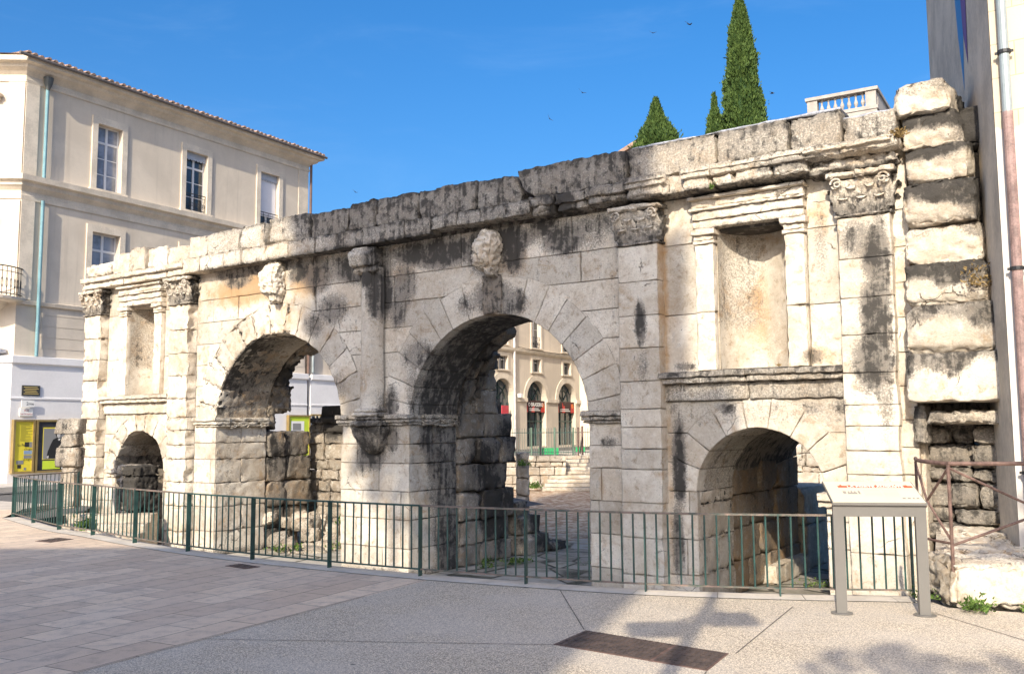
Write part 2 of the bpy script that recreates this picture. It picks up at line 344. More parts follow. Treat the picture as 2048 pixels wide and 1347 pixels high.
def shelf_stain(V):
    b = .38+.12*sstep(2.45, 2.6, V[:, 2])-.25*sstep(-5, -6, V[:, 0]); return np.stack([b, b*0, b*0], 1)
def dark_stain(k=.6, o=.1, top=0.):
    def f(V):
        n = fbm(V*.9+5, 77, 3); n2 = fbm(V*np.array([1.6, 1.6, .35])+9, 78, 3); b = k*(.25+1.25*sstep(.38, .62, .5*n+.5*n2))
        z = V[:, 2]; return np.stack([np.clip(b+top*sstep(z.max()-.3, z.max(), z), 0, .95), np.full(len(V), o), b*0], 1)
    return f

rnd = random.Random(7)
T = 1.45                                       # thickness of the gate wall
ZS, RL, RLX = 1.82, 1.965, 2.65                # large arches: centre height, intrados, extrados
ZM, RM, RMX = .75, .97, 1.40                   # small arches
CL, CM, CN = 2.87, 7.713, 7.70
gate = Thing('roman_gate', 'ruined Roman gate of pale limestone with two large arches and two small ones', 'gate', GATE, (0, 0, FLOOR))
def arcpts(c, z, r, n=28, a0=math.pi, a1=0): return [(c+r*math.cos(a0+(a1-a0)*k/n), z+r*math.sin(a0+(a1-a0)*k/n)) for k in range(n+1)]
# core of the wall (mortar and hearting), set back behind the facing stones
DB = .035
body = MB()
def opening(c, z, r, e=.035):
    r += e; return [(c-r, FLOOR)]+arcpts(c, z, r)+[(c+r, FLOOR)]
poly = [(-5.55, FLOOR)]+opening(-CL, ZS, RL)+opening(CL, ZS, RL)+[(5.55, FLOOR), (5.55, 5.66), (-5.55, 5.66)]
body.prism(poly, 'y', DB, T-.02)
for sg in (-1, 1):
    x0, x1 = (5.55, 9.84) if sg > 0 else (-9.84, -5.55)
    body.prism([(x0, FLOOR)]+opening(sg*CM, ZM, RM)+[(x1, FLOOR), (x1, 2.62), (x0, 2.62)], 'y', DB, T-.02)
    c = sg*CN
    for a, b in ((x0, c-.54), (c+.54, x1)): body.box(a, b, DB, T-.02, 2.62, 4.76)
    body.box(c-.54, c+.54, .85, T-.02, 2.62, 4.76); body.box(x0, x1, DB, T-.02, 4.76, 5.66)
gate.part('core', body, ROUGH, stain=dark_stain(.55, .1))

# facing stones
ZC = [FLOOR, -.52, .02, .55, 1.08, 1.45, 1.82, 2.28, 2.74, 3.22, 3.70, 4.20, 4.72, 5.36]
def facing(mb, s0, s1, zc, widths=(.75, 1.5), rings=(), seed=1, d0=0., th=.12, amp=.004, wear=.006, skip=None, res=.055):
    r = random.Random(seed)
    for i in range(len(zc)-1):
        z0, z1 = zc[i], zc[i+1]; s = s0; first = True
        while s < s1-.05:
            w = r.uniform(*widths)*(.55 if first and i % 2 else 1); first = False; e = s+w
            if s1-e < .45: e = s1
            segs = [(s, e)]
            for (c, z, ri, rx) in rings:
                out = []
                for a, b in segs:
                    # cut the stone back where an arch ring or an opening stands
                    zz = z0 if z0 > z else min(z1, z)
                    if z1 <= z+.02: lo, hi = c-ri, c+ri
                    elif z0 > z+rx: lo = hi = None
                    else:
                        q = max(z0, z)+.0-z; hw = math.sqrt(max(0, (rx-.06)**2-q*q)); lo, hi = c-hw, c+hw
                    if lo is None or b <= lo or a >= hi: out.append((a, b)); continue
                    if a < lo-.08: out.append((a, lo))
                    if b > hi+.08: out.append((hi, b))
                segs = out
            for a, b in segs:
                if skip and skip(a, b, z0, z1): continue
                dd = d0+r.uniform(-.004, .004); v0 = mb.n
                ringcut = [(c, z, ri, rx) for (c, z, ri, rx) in rings if z1 > z+.02 and z0 < z+rx]
                def mp(v, rc=ringcut, a=a, b=b, z0=z0, z1=z1):
                    # follow the curve of the arch ring instead of ending square
                    for (c, z, ri, rx) in rc:
                        dz = np.maximum(v[:, 2]-z, 0); hw = np.sqrt(np.maximum(0, (rx-.03)**2-dz**2)); q = max(z0, z)-z; h0 = math.sqrt(max(0, (rx-.06)**2-q*q))
                        if abs(b-(c-h0)) < .02: t = np.clip((v[:, 0]-a)/(b-a), 0, 1); v[:, 0] += t*(np.minimum(c-hw, c+.0)-(c-h0))
                        if abs(a-(c+h0)) < .02: t = np.clip((b-v[:, 0])/(b-a), 0, 1); v[:, 0] += t*((c+hw)-(c+h0))
                    return v
                mb.rock((a+.002, dd, z0+.002), (b-.002, dd+th, z1-.002), r=.006, res=res, amp=amp, freq=2.2, wear=wear, seed=r.randrange(9999), tone=r.uniform(.2, .85), mapf=mp, faces='xXyzZ')
            s = e
    return mb
RG = [(-CL, ZS, RL, RLX), (CL, ZS, RL, RLX)]
wall = facing(MB(), -5.6, 5.52, ZC, rings=RG, seed=11); gate.part('facing_wall', wall, STONE, stain=gate_stain_shade, smooth=True)
for sg in (-1, 1):
    a, b = (6.2, 9.06) if sg > 0 else (-9.2, -6.4)
    c = sg*CM; c2 = sg*CN; wall = MB()
    facing(wall, a, b, [FLOOR, -.52, .02, .40, .75, 1.2, 1.65, 2.14], rings=[(c, ZM, RM, RMX)], seed=21+sg, widths=(.6, 1.1))
    for u0, u1 in ((a, c2-.88), (c2+.86, b)): facing(wall, u0, u1, [2.58, 3.5, 4.62, 5.36], seed=31+sg, widths=(1.2, 1.6))
    gate.part('bay_wall', wall, STONE, stain=gate_stain_shade, smooth=True)
# white end of the left flank and the strip right of the last pilaster
for u0, u1, sd_, dd_ in ((-10.05, -9.75, 41, 0), (9.70, 9.97, 43, -.04)): gate.part('end_strip', facing(MB(), u0, u1, ZC, seed=sd_, widths=(.5, .8), d0=dd_), STONE, stain=gate_stain_shade, smooth=True)

# arch rings, stone by stone
def ring(c, z, ri, rx, n, seed, amp=.006, wear=.008, ragged=0, cuts=None):
    mb = MB(); r = random.Random(seed); an = [math.pi*k/n for k in range(n+1)]
    for k in range(1, n): an[k] += r.uniform(-.016, .016)
    rm = (ri+rx)/2
    for k in range(n):
        a0, a1 = an[k], an[k+1]; ex = rx+r.uniform(-.03, .05); g = .002/rm
        def mp(v):
            a = v[:, 0]/rm; rr = v[:, 2]; w = v.copy(); w[:, 0] = c+rr*np.cos(a); w[:, 2] = z+rr*np.sin(a); return w
        jag = ragged*(1 if a0 > 1.2 else .15)
        mb.rock(((a0+g)*rm, -.008+r.uniform(-.004, .005), ri+r.uniform(0, .012)+jag*r.uniform(0, .06)), ((a1-g)*rm, T+.0, ex), r=.007, res=.06, amp=amp+jag*.02, freq=2.4, wear=wear+jag*.08, seed=r.randrange(9999), tone=r.uniform(.2, .8), mapf=mp, faces='xXyYzZ')
    return mb
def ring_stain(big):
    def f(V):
        st = gate_stain_shade(V); inn = sstep(.05, .35, V[:, 1]); st[:, 0] = np.maximum(st[:, 0], inn*(.72 if big == 2 else .35)); st[:, 1] = np.maximum(st[:, 1], inn*(.5 if big == 1 else .2)); return st
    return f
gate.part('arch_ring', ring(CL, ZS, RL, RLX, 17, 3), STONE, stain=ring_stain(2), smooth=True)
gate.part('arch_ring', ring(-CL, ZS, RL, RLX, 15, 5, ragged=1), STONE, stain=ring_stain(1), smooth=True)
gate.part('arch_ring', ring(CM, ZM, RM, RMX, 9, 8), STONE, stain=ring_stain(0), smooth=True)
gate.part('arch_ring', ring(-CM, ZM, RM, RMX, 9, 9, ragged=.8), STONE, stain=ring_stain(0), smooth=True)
# jambs below the arches
def jamb(s, side, zt, depth=T, seed=1, big=True, r_=0):
    """stones lining an opening; side=+1 when the stone lies to the right of the reveal"""
    mb = MB(); r = random.Random(seed); zc = [z for z in ZC if z < zt-.1]+[zt]
    for i in range(len(zc)-1):
        d = 0.0+.02; cuts = [.02, depth*r.uniform(.42, .62), depth] if i % 2 else [.02, depth]
        for j in range(len(cuts)-1):
            a, b = (s-.0, s+.3) if side > 0 else (s-.3, s+.0)
            mb.rock((a, cuts[j]+.004, zc[i]+.004), (b, cuts[j+1]-.004, zc[i+1]-.004), r=.008, res=.075, amp=.009+r_, freq=2.4, wear=.012+r_*2, seed=r.randrange(9999), tone=r.uniform(.25, .8), faces='xXyYzZ')
    return mb
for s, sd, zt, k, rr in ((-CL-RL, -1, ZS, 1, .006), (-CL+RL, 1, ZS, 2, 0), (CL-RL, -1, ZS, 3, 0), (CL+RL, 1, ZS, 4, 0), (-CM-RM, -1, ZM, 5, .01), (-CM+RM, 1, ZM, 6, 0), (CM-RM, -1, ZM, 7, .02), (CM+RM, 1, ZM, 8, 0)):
    gate.part('jamb', jamb(s, sd, zt, seed=50+k, r_=rr), STONE, stain=lambda V, k=k: np.stack([np.maximum(gate_stain_shade(V)[:, 0], (.62 if k == 3 else .3)*sstep(.3, .75, vn(V*np.array([3., 3., .5]), 5))*sstep(.1, .4, V[:, 1])), .25+0*V[:, 0], 0*V[:, 0]], 1), smooth=True)
# imposts
def mould(s0, s1, prof, seed, amp=.006, wear=.025, step=None, tone=.5, back=.3):
    """horizontal moulding as stacked worn strips: prof = list of (depth, z0, z1)"""
    mb = MB(); r = random.Random(seed); n = max(1, round((s1-s0)/(step or 1.1))); cs = [s0+(s1-s0)*k/n for k in range(n+1)]
    for k in range(n):
        for d, z0, z1 in prof: mb.rock((cs[k]+.002, d, z0), (cs[k+1]-.002, back, z1), r=.009, res=.05, amp=amp, freq=3.5, wear=wear, seed=r.randrange(9999), tone=tone+r.uniform(-.2, .2), faces='xXyzZ')
    return mb
IMP = [(-.13, 1.93, 2.02), (-.09, 1.86, 1.925), (-.05, 1.81, 1.855)]
for s0, s1, k, ji in ((-CL-RL-.72, -CL-RL+.12, 1, 1), (-.97, .96, 2, 1), (CL+RL-.1, 5.52, 3, 1)):
    m = mould(s0, s1, IMP, 60+k, step=1.0)
    # the impost turns into the opening
    if k == 1: [m.rock((-CL-RL-.05, d0, z0), (-CL-RL+.13+d*.2, d1, z1), r=.014, res=.06, amp=.016, wear=.07, seed=k*7, faces='xXyYzZ') for d, z0, z1 in IMP for d0, d1 in ((.31, T),)]
    if k == 2: [m.rock((CL-RL-.05, .31, z0), (CL-RL+.1+d*.2, T, z1), r=.014, res=.06, amp=.016, wear=.07, seed=k*7) for d, z0, z1 in IMP]
    gate.part('impost', m, STONE, stain=lambda V: np.stack([.16+.2*sstep(-2, -.5, V[:, 0]), .1+0*V[:, 0], 0*V[:, 0]], 1), smooth=True)
m = mould(CM+RM-.1, 9.06, [(-.10, .69, .8), (-.05, .6, .685)], 77); gate.part('impost', m, STONE, stain=gate_stain_shade, smooth=True)
m = mould(-CM-RM-.35, -CM-RM+.1, [(-.10, .69, .8), (-.05, .6, .685)], 78); gate.part('impost', m, STONE, stain=gate_stain_shade, smooth=True)

# pilasters with capitals
def capital(w, z0, z1, seed, ccx, d=-.2, worn=0.):
    mb = MB(); H = z1-z0; hw = w/2; r = random.Random(seed)
    def bell(v):
        t = (v[:, 2]-z0)/H; k = 1+.20*np.clip(t, 0, 1)**2.2; v[:, 0] = ccx+(v[:, 0]-ccx)*k; v[:, 1] = np.where(v[:, 1] < 0, v[:, 1]-.10*np.clip(t, 0, 1)**2.2, v[:, 1]); return v
    mb.rock((ccx-hw+.02, d-.01, z0), (ccx+hw-.02, .08, z1-.09), r=.02, res=.03, amp=.02+worn, freq=6, wear=.03+worn, seed=seed, mapf=bell, pf=11)
    mb.rock((ccx-hw-.03, d-.04, z0), (ccx+hw+.03, .05, z0+.045), r=.02, res=.05, amp=.006, seed=seed+1)
    mb.rock((ccx-hw-.09, d-.16, z1-.085), (ccx+hw+.09, .05, z1), r=.02, res=.05, amp=.012, wear=.05+worn, seed=seed+2)
    def leaf(u, zb, hh, ww, side=None, curl=.075):
        n, m = 9, 7; v = []; f = []
        for i in range(n+1):
            t = i/n
            for j in range(m+1):
                q = j/m*2-1; lob = 1+.22*math.sin(t*15)*(abs(q) > .6)
                wid = ww*.5*(math.sin(min(1, t*1.25+.22)*math.pi*.62)**.6)*lob*(1 if t < .75 else 1-.9*(t-.75)/.25*.8)
                out = .012+.035*t**1.4+curl*.6*max(0, t-.55)**1.2*2.3-.02*q*q*(1-t)+.012*math.cos(q*9)
                zz = zb+hh*(t if t < .85 else .85-(t-.85)*1.0)
                x, y = u+q*wid, d-out-.10*((zz-z0)/H)**2.2
                if side: x, y = ccx+side*(hw+out+.1*((zz-z0)/H)**2.2), u+q*wid
                v.append((x, y, zz))
        for i in range(n):
            for j in range(m): f.append((i*(m+1)+j, i*(m+1)+j+1, (i+1)*(m+1)+j+1, (i+1)*(m+1)+j))
        v = np.array(v); v += (np.stack([vn(v*16+seed, 3), vn(v*16+seed, 4), vn(v*16+seed, 5)], 1)-.5)*(.025+worn)
        mb.add(v, f, .6)
    for k in range(3): leaf(ccx-hw+w*(k+.5)/3, z0+.05, H*.42, w*.34)
    for k in range(2): leaf(ccx-hw+w*(k+1)/3, z0+.12, H*.58, w*.32)
    for s_ in (-1, 1): leaf(ccx+s_*hw*.92, z0+.1, H*.66, w*.26, curl=.12)
    for s_ in (-1, 1): leaf(-.07, z0+.05, H*.42, .2, s_); leaf(-.1, z0+.1, H*.66, .2, s_)
    for s_ in (-1, 1):       # volutes
        pts = []
        for k in range(26):
            a = k/25*math.pi*2.6; rr = .085*(1-k/30); pts.append((ccx+s_*(hw*.78+.02)+s_*rr*math.cos(a), d-.15, z1-.17+rr*math.sin(a)))
        mb.tube(pts, .015, 6)
    mb.rock((ccx-.07, d-.19, z1-.11), (ccx+.07, d-.1, z1+.0), r=.03, res=.03, amp=.02, seed=seed+9)
    return mb
PIL = [(-9.60, .76, 1.), (-6.02, .78, 1.), (5.90, .74, 0), (9.41, .74, 0)]
for k, (c, w, broken) in enumerate(PIL):
    mb = MB(); r = random.Random(90+k); zs = [FLOOR, -.55, .02, .56, 1.08, 1.40, 1.74, 2.03, 2.47, 3.0, 3.52, 4.07, 4.66]
    for i in range(len(zs)-1):
        def edge(v, k=k):
            # the right-hand arris is chipped
            n = fbm(v*np.array([.1, .1, 3.1])+k*5, 8, 4); e = sstep(.05, .0, c+w/2-v[:, 0]); v[:, 0] -= e*(.03+.09*broken)*np.maximum(0, n-.38)*3*sstep(.1, -.05, v[:, 1]); return v
        mb.rock((c-w/2+r.uniform(0, .01), -.2, zs[i]+.0015), (c+w/2-r.uniform(0, .012), .1, zs[i+1]-.0015), r=.006, res=.05, amp=.004, freq=2.4, wear=.008+.035*broken, seed=r.randrange(9999), tone=r.uniform(.35, .8), mapf=edge, faces='xXyzZ')
    p = gate.part('pilaster', mb, STONE, stain=gate_stain_shade, smooth=True)
    cm = capital(w, 4.66, 5.30, 95+k, c, worn=.02 if broken else .004)
    gate.part('capital', cm, STONE, parent=p, stain=lambda V: np.stack([.24+.4*sstep(-.27, -.2, V[:, 1])+0*V[:, 0], .05+0*V[:, 0], 0*V[:, 0]], 1), smooth=True)  # recesses behind the leaves are coloured darker

# half column on its console, middle pier
mb = MB(); n = 28; prof = [(.265, 2.10+k*.14) for k in range(21)]
v = []; f = []
for i, (rr, z) in enumerate(prof):
    for k in range(n+1):
        a = math.pi+math.pi*k/n; t = (z-2.1)/2.8
        rr2 = rr*(1-.09*t)+.012*(vn(np.array([[math.cos(a)*3, math.sin(a)*3, z*3]]), 4)[0]-.5)
        if z > 3.8: rr2 += .016*math.cos(a*20)*min(1, (z-3.8)*3)
        if z > 3.75 and abs(a-5.35) < .55: rr2 -= .08*math.cos((a-5.35)/.55*math.pi/2)*min(1, (z-3.75)*2)
        v.append((.03+rr2*math.cos(a), -.06+rr2*math.sin(a)*1.0, z))
for i in range(len(prof)-1):
    for k in range(n): f.append((i*(n+1)+k, i*(n+1)+k+1, (i+1)*(n+1)+k+1, (i+1)*(n+1)+k))
mb.add(v, f)
colp = gate.part('column', mb, STONE, stain=gate_stain_shade, smooth=True)
mb = MB()
def cyl(v): # squash a rock into a half round drum
    x = v[:, 0]-.03; y = v[:, 1]+.06; v[:, 1] = -.06-(-y)*np.sqrt(np.clip(1-(x/.46)**2*.75, 0, 1)); return v
for z0, z1, e in ((2.06, 2.14, .30), (1.98, 2.06, .345), (1.90, 1.98, .31), (1.79, 1.90, .39)): mb.rock((.03-e, -.06-e, z0), (.03+e, .05, z1), r=.03, res=.05, amp=.015, wear=.05, seed=int(z0*100), mapf=cyl)
gate.part('column_base', mb, STONE, parent=colp, stain=gate_stain_shade, smooth=True)
mb = MB()
mb.rock((-.45, -.42, 4.93), (.2, .05, 5.31), r=.03, res=.03, amp=.025, freq=5, wear=.06, cuts=9, cutd=.2, seed=5, tone=.6)
mb.rock((-.33, -.3, 4.80), (.26, .02, 4.95), r=.04, res=.05, amp=.03, wear=.08, seed=6)
gate.part('capital', mb, STONE, parent=colp, stain=lambda V: np.stack([.35+.4*sstep(-.1, .1, V[:, 0]), 0*V[:, 0], 0*V[:, 0]], 1), smooth=True)
mb = MB()
def tap(v): t = np.clip((v[:, 2]-1.28)/.5, 0, 1); v[:, 0] = .03+(v[:, 0]-.03)*(.35+.65*t**.6); v[:, 1] = v[:, 1]*(.25+.75*t**.7); return v
mb.rock((-.36, -.36, 1.28), (.42, .06, 1.80), r=.05, res=.05, amp=.03, wear=.08, seed=15, mapf=tap)
gate.part('console', mb, STONE, stain=gate_stain_shade, smooth=True)

# worn bull busts over the keystones
def bust(c, zb, zt, seed, wid):
    mb = MB(); H = zt-zb; w = wid/2
    def tp(v): t = np.clip((v[:, 2]-zb)/H, 0, 1); k = .62+.5*np.sin(t*2.4+.25); v[:, 0] = c+(v[:, 0]-c)*k+.03*np.sin(t*7+seed); v[:, 1] = v[:, 1]*(.55+.6*np.sin(t*2.2+.5)); return v
    mb.rock((c-w, -.34, zb+.12*H), (c+w, .05, zt), r=.09, res=.025, amp=.05, freq=5, wear=.03, cuts=12, cutd=.2, seed=seed, tone=.8, mapf=tp)
    mb.rock((c-w*.55, -.40, zb+.30*H), (c+w*.45, -.1, zb+.72*H), r=.08, res=.025, amp=.05, freq=6, wear=.03, cuts=8, cutd=.12, seed=seed+1, tone=.8)
    mb.rock((c-w*.2, -.26, zb), (c+w*.8, .02, zb+.24*H), r=.06, res=.025, amp=.04, freq=6, wear=.03, cuts=6, cutd=.1, seed=seed+2, tone=.6)
    return mb
gate.part('bull_bust', bust(2.87, 4.45, 5.32, 3, .40), STONE, stain=lambda V: np.stack([.12+.3*sstep(4.65, 4.5, V[:, 2]), 0*V[:, 0], 0*V[:, 0]], 1), smooth=True)
gate.part('bull_bust', bust(-2.84, 4.45, 5.34, 13, .42), STONE, stain=lambda V: np.stack([.12+0*V[:, 0], .1+0*V[:, 0], 0*V[:, 0]], 1), smooth=True)
# keystones, slightly proud
mb = MB(); mb.rock((2.67, -.05, 3.80), (3.09, .1, 4.5), r=.015, res=.05, amp=.015, wear=.04, seed=3, tone=.3); gate.part('keystone', mb, STONE, stain=lambda V: np.stack([.55+0*V[:, 0], .6+0*V[:, 0], 0*V[:, 0]], 1), smooth=True)

# niches
for sg in (-1, 1):
    c = sg*CN; mb = MB(); v = []; f = []; n = 24; zs = np.arange(2.55, 4.80, .06)
    for z in zs:
        for k in range(n+1):
            a = math.pi*k/n; v.append((c+.52*math.cos(a), .0+.54*math.sin(a)+(.1 if 0 < k < n else .0), z))
    v = np.array(v); nz = fbm(v*3, 31, 4)-.5; v[:, 1] += nz*.05; v[:, 0] += (fbm(v*3+7, 32, 4)-.5)*.03
    if sg > 0: v[:, 1] -= .03*blob(v, c+.22, 3.4, .16, 1.0, .6); v[:, 1] += .05*blob(v, c-.1, 3.8, .2, .7)
    for i in range(len(zs)-1):
        for k in range(n): f.append((i*(n+1)+k, i*(n+1)+k+1, (i+1)*(n+1)+k+1, (i+1)*(n+1)+k))
    mb.add(v, f, .45)
    def ns(V, c=c, sg=sg):
        st = gate_stain_shade(V); u = V[:, 0]-c; z = V[:, 2]
        st[:, 1] = np.maximum(st[:, 1], .22*sstep(.1, -.15, u)*sstep(2.7, 3.2, z)+.06); st[:, 0] = np.maximum(st[:, 0], .33*sstep(3.0, 3.4, z)*sstep(.25, -.2, u)); return st
    nc = gate.part('niche', mb, STONE, stain=ns, smooth=True)
    for a, b in ((c-.86, c-.55), (c+.55, c+.85)):
        mb = MB()
        zz = [2.60, 3.5, 4.56] if sg > 0 else [2.60, 4.56]
        for i in range(len(zz)-1): mb.rock((a, -.10, zz[i]+.003), (b, .12, zz[i+1]-.003), r=.008, res=.05, amp=.005, wear=.02, seed=int(a*31) % 77, tone=.7, faces='xXyzZ')
        e = .0 if a < c else 0
        for d, z0, z1, x in ((-.13, 4.56, 4.62, .02), (-.12, 4.62, 4.70, .01), (-.17, 4.70, 4.80, .05)): mb.rock((a-x, d, z0), (b+x, .12, z1), r=.008, res=.04, amp=.005, wear=.02, seed=int(z0*99), tone=.65)
        gate.part('niche_pilaster', mb, STONE, parent=nc, stain=gate_stain_shade, smooth=True)
    mb = MB()
    for d, z0, z1, x in ((-.13, 4.80, 4.93, 0), (-.16, 4.93, 5.07, 0), (-.21, 5.07, 5.12, .03), (-.16, 5.12, 5.24, 0), (-.24, 5.24, 5.30, .04)): mb.rock((c-.88-x, d, z0+.002), (c+.87+x, .30, z1), r=.008, res=.06, amp=.005, wear=.025, seed=int(z0*88), tone=.6)
    gate.part('niche_lintel', mb, STONE, parent=nc, stain=lambda V: np.stack([.18+.2*sstep(4.85, 4.8, V[:, 2]), .1+0*V[:, 0], 0*V[:, 0]], 1), smooth=True)
    a, b = (6.2, 9.04) if sg > 0 else (-9.22, -6.4)
    gate.part('niche_sill', mould(a, b, [(-.22, 2.50, 2.595), (-.17, 2.41, 2.50), (-.06, 2.145, 2.405)], 120+sg, step=1.3 if sg > 0 else 2.2), STONE, parent=nc, stain=shelf_stain, smooth=True)

# main cornice course
mb = MB(); r = random.Random(17); s = -9.98
edges = [-10.0, -8.2, -6.45, -5.75, -5.15, -4.3, -3.7, -2.9, -2.2, -1.4, -.8, -.05, .55, 1.05, 1.7, 2.3, 2.85, 3.4, 3.92]
for a, b in zip(edges[:-1], edges[1:]):
    up = .14 if 1.5 < a < 4 else 0
    brk = -5.9 > a > -6.6
    if a < -6.4:
        mb.rock((a, -.36, 5.50), (b-.005, .5, 5.62), r=.012, res=.07, amp=.007, wear=.025, seed=int(a*10), tone=.7); mb.rock((a, -.28, 5.345), (b-.005, .5, 5.498), r=.012, res=.07, amp=.007, wear=.025, seed=int(a*10)+1, tone=.8)
    else:
        mb.rock((a+.003, -.34+r.uniform(-.015, .015), 5.345+up*.6), (b-.004, .6, 5.685), r=.010, res=.06, amp=.012, freq=3, wear=.03+(.12 if brk else 0), seed=r.randrange(9999), tone=r.uniform(.3, .85))
gate.part('cornice', mb, STONE, stain=corn_stain, smooth=True)
mb = MB()   # broken modillion cornice, right half
spec = [(3.94, 4.38, 5.38, .40), (4.44, 5.02, 5.40, .34), (5.05, 5.80, 5.42, .42), (5.82, 6.52, 5.36, .50), (6.82, 7.28, 5.34, .52), (7.30, 7.62, 5.36, .50), (7.62, 8.22, 5.34, .48), (8.22, 8.72, 5.36, .52)]
for k, (a, b, z0, d) in enumerate(spec):
    rag = .10 if k < 3 else .06
    mb.rock((a, -d+.05, z0), (b, .6, 5.56), r=.02, res=.04, amp=.02, freq=3.5, wear=rag*.6, cuts=6, cutd=.12, seed=k*13+2, tone=r.uniform(.45, .85))
    mb.rock((a-.02, -d, 5.52), (b+.01, .6, 5.70), r=.015, res=.05, amp=.012, wear=rag*.6, seed=k*17+5, tone=r.uniform(.35, .8))
    if k >= 3: mb.rock((a-.01, -d-.03, 5.60), (b+.01, -.1, 5.63), r=.012, res=.05, amp=.006, wear=.02, seed=k)
mb.rock((8.70, -.50, 5.50), (9.95, .6, 5.70), r=.03, res=.05, amp=.02, wear=.07, seed=91, tone=.6); mb.rock((8.70, -.56, 5.58), (9.90, -.2, 5.63), r=.015, res=.05, amp=.01, wear=.04, seed=93, tone=.6)
mb.rock((8.66, -.30, 5.30), (9.90, .6, 5.52), r=.06, res=.05, amp=.06, freq=4, wear=.12, seed=92, tone=.4)
mb.rock((6.50, -.34, 5.36), (6.84, .6, 5.66), r=.04, res=.05, amp=.03, wear=.08, seed=94, tone=.4)
gate.part('broken_cornice', mb, STONE, stain=corn_stain, smooth=True)
# attic blocks: every big block of the top course
AT = [(-9.95, -8.75, 5.62, 6.02), (-8.70, -7.98, 5.63, 6.18), (-7.96, -7.35, 5.63, 6.20), (-7.30, -6.5, 5.62, 6.14), (-6.48, -5.74, 5.62, 6.08), (-5.70, -4.98, 5.70, 6.24), (-4.97, -3.86, 5.70, 6.25), (-3.83, -3.0, 5.70, 6.25), (-2.90, -1.66, 5.69, 6.26), (-1.62, -.53, 5.69, 6.20), (-.51, .20, 5.69, 6.25), (.22, 1.31, 5.69, 6.24), (1.34, 2.67, 5.69, 6.25), (2.69, 3.62, 5.69, 6.24), (3.72, 5.74, 5.70, 6.25), (5.78, 7.31, 5.71, 6.25), (7.33, 8.43, 5.71, 6.23), (8.46, 9.18, 5.71, 6.21), (9.21, 9.92, 5.71, 6.08)]
for k, (a, b, z0, z1) in enumerate(AT):
    mb = MB(); lump = k == 0; sl_ = rnd.uniform(-.02, .03)
    def slope(v, a=a, b=b, z0=z0, sl_=sl_): t = (v[:, 0]-a)/(b-a); v[:, 2] += np.where(v[:, 2] > z0+.2, (t-.5)*sl_, 0); return v
    if k == 14:
        def slope(v): v[:, 0] += np.where(v[:, 0] < 4.4, (v[:, 2]-5.72)/.5*-.12+.20*np.exp(-((v[:, 2]-5.75)/.12)**2), 0); return v
    if k == 13:
        def slope(v): v[:, 0] -= np.where(v[:, 0] > 3.3, .12*sstep(5.8, 6.2, v[:, 2])-.05, 0); return v
    g_ = rnd.uniform(.0, .035); mb.rock((a+g_*.5, -.27+rnd.uniform(-.05, .05), z0), (b-g_, .75, z1+(rnd.uniform(-.045, .02) if k < 15 else 0)), r=.12 if lump else .018, res=.05, amp=.05 if lump else .014, freq=2.6, wear=.06, cuts=5 if k < 15 else 3, cutd=.11, seed=200+k*7, tone=rnd.uniform(.3, .8), mapf=slope)
    o = gate.part('attic_block', mb, STONE, stain=attic_stain_shade, smooth=True)
mb = MB(); mb.rock((9.2, -.22, 6.07), (9.9, .7, 6.105), r=.01, res=.12, amp=.02, freq=1.5, wear=.0, seed=6, tone=.6); mb.rock((5.85, -.24, 6.235), (9.17, .7, 6.262), r=.01, res=.12, amp=.025, freq=1.5, wear=.0, seed=4, tone=.6)
LEAD = simple('weathered_lead', (.42, .43, .47), .5, metal=.3, var=.2, scale=12, bump=.4)
gate.part('flashing', mb, LEAD)

# ------------------------------------------------------------------ ruined tower wall at the right end
def g2(mbf=None): pass
BUT = [(9.88, 10.60, 5.95, 6.40, -.30, .2, .2), (9.98, 10.72, 5.48, 5.97, -.22, .35, .55), (9.98, 10.80, 4.98, 5.50, -.26, .5, .5), (9.96, 10.86, 4.40, 4.99, -.34, .75, .75), (9.96, 10.90, 3.86, 4.41, -.26, .3, .2), (9.95, 10.98, 3.30, 3.88, -.36, .75, .6), (9.94, 11.10, 2.66, 3.32, -.44, .55, .3), (9.93, 11.22, 2.04, 2.68, -.52, .55, .35)]
tower = Thing('ruined_tower_wall', 'stepped stack of big eroded limestone blocks between gate and tall right building', 'wall', GATE, (10.4, 0, .3))
for k, (a, b, z0, z1, d, tone, blk) in enumerate(BUT):
    mb = MB(); mb.rock((a, d, z0+.004), (b, 1.0, z1-.004), r=.02, res=.04, amp=.026, freq=2.8, wear=.06, seed=400+k*11, cuts=10, cutd=.16, tone=.55+.05*(k % 3))
    if k == 7: mb = MB().rock((a, d, z0+.004), (b, 1.0, z1-.004), r=.02, res=.05, amp=.02, freq=2.2, wear=.04, seed=477, tone=.6, cuts=4, cutd=.15)
    def fs(V, z0=z0, z1=z1, a=a, b=b, blk=blk):
        t = (V[:, 2]-z0)/(z1-z0); u = (V[:, 0]-a)/(b-a); n = fbm(V*2.3, 60, 3); q = sstep(.40, .85, t+.9*(n-.5))*min(1, blk*1.7)+.75*blk*sstep(.55, 1., u)*sstep(.4, .6, n)+.8*sstep(.3, .55, V[:, 1]); return np.stack([np.clip(q, 0, .9), .12+0*t, 0*t], 1)
    tower.part('stone_block', mb, ROUGH if k in (1, 2, 3, 5, 6) else STONE, stain=fs, smooth=True)
mb = MB()    # blocks further back, against the house, whose shadow is put into their dark colour
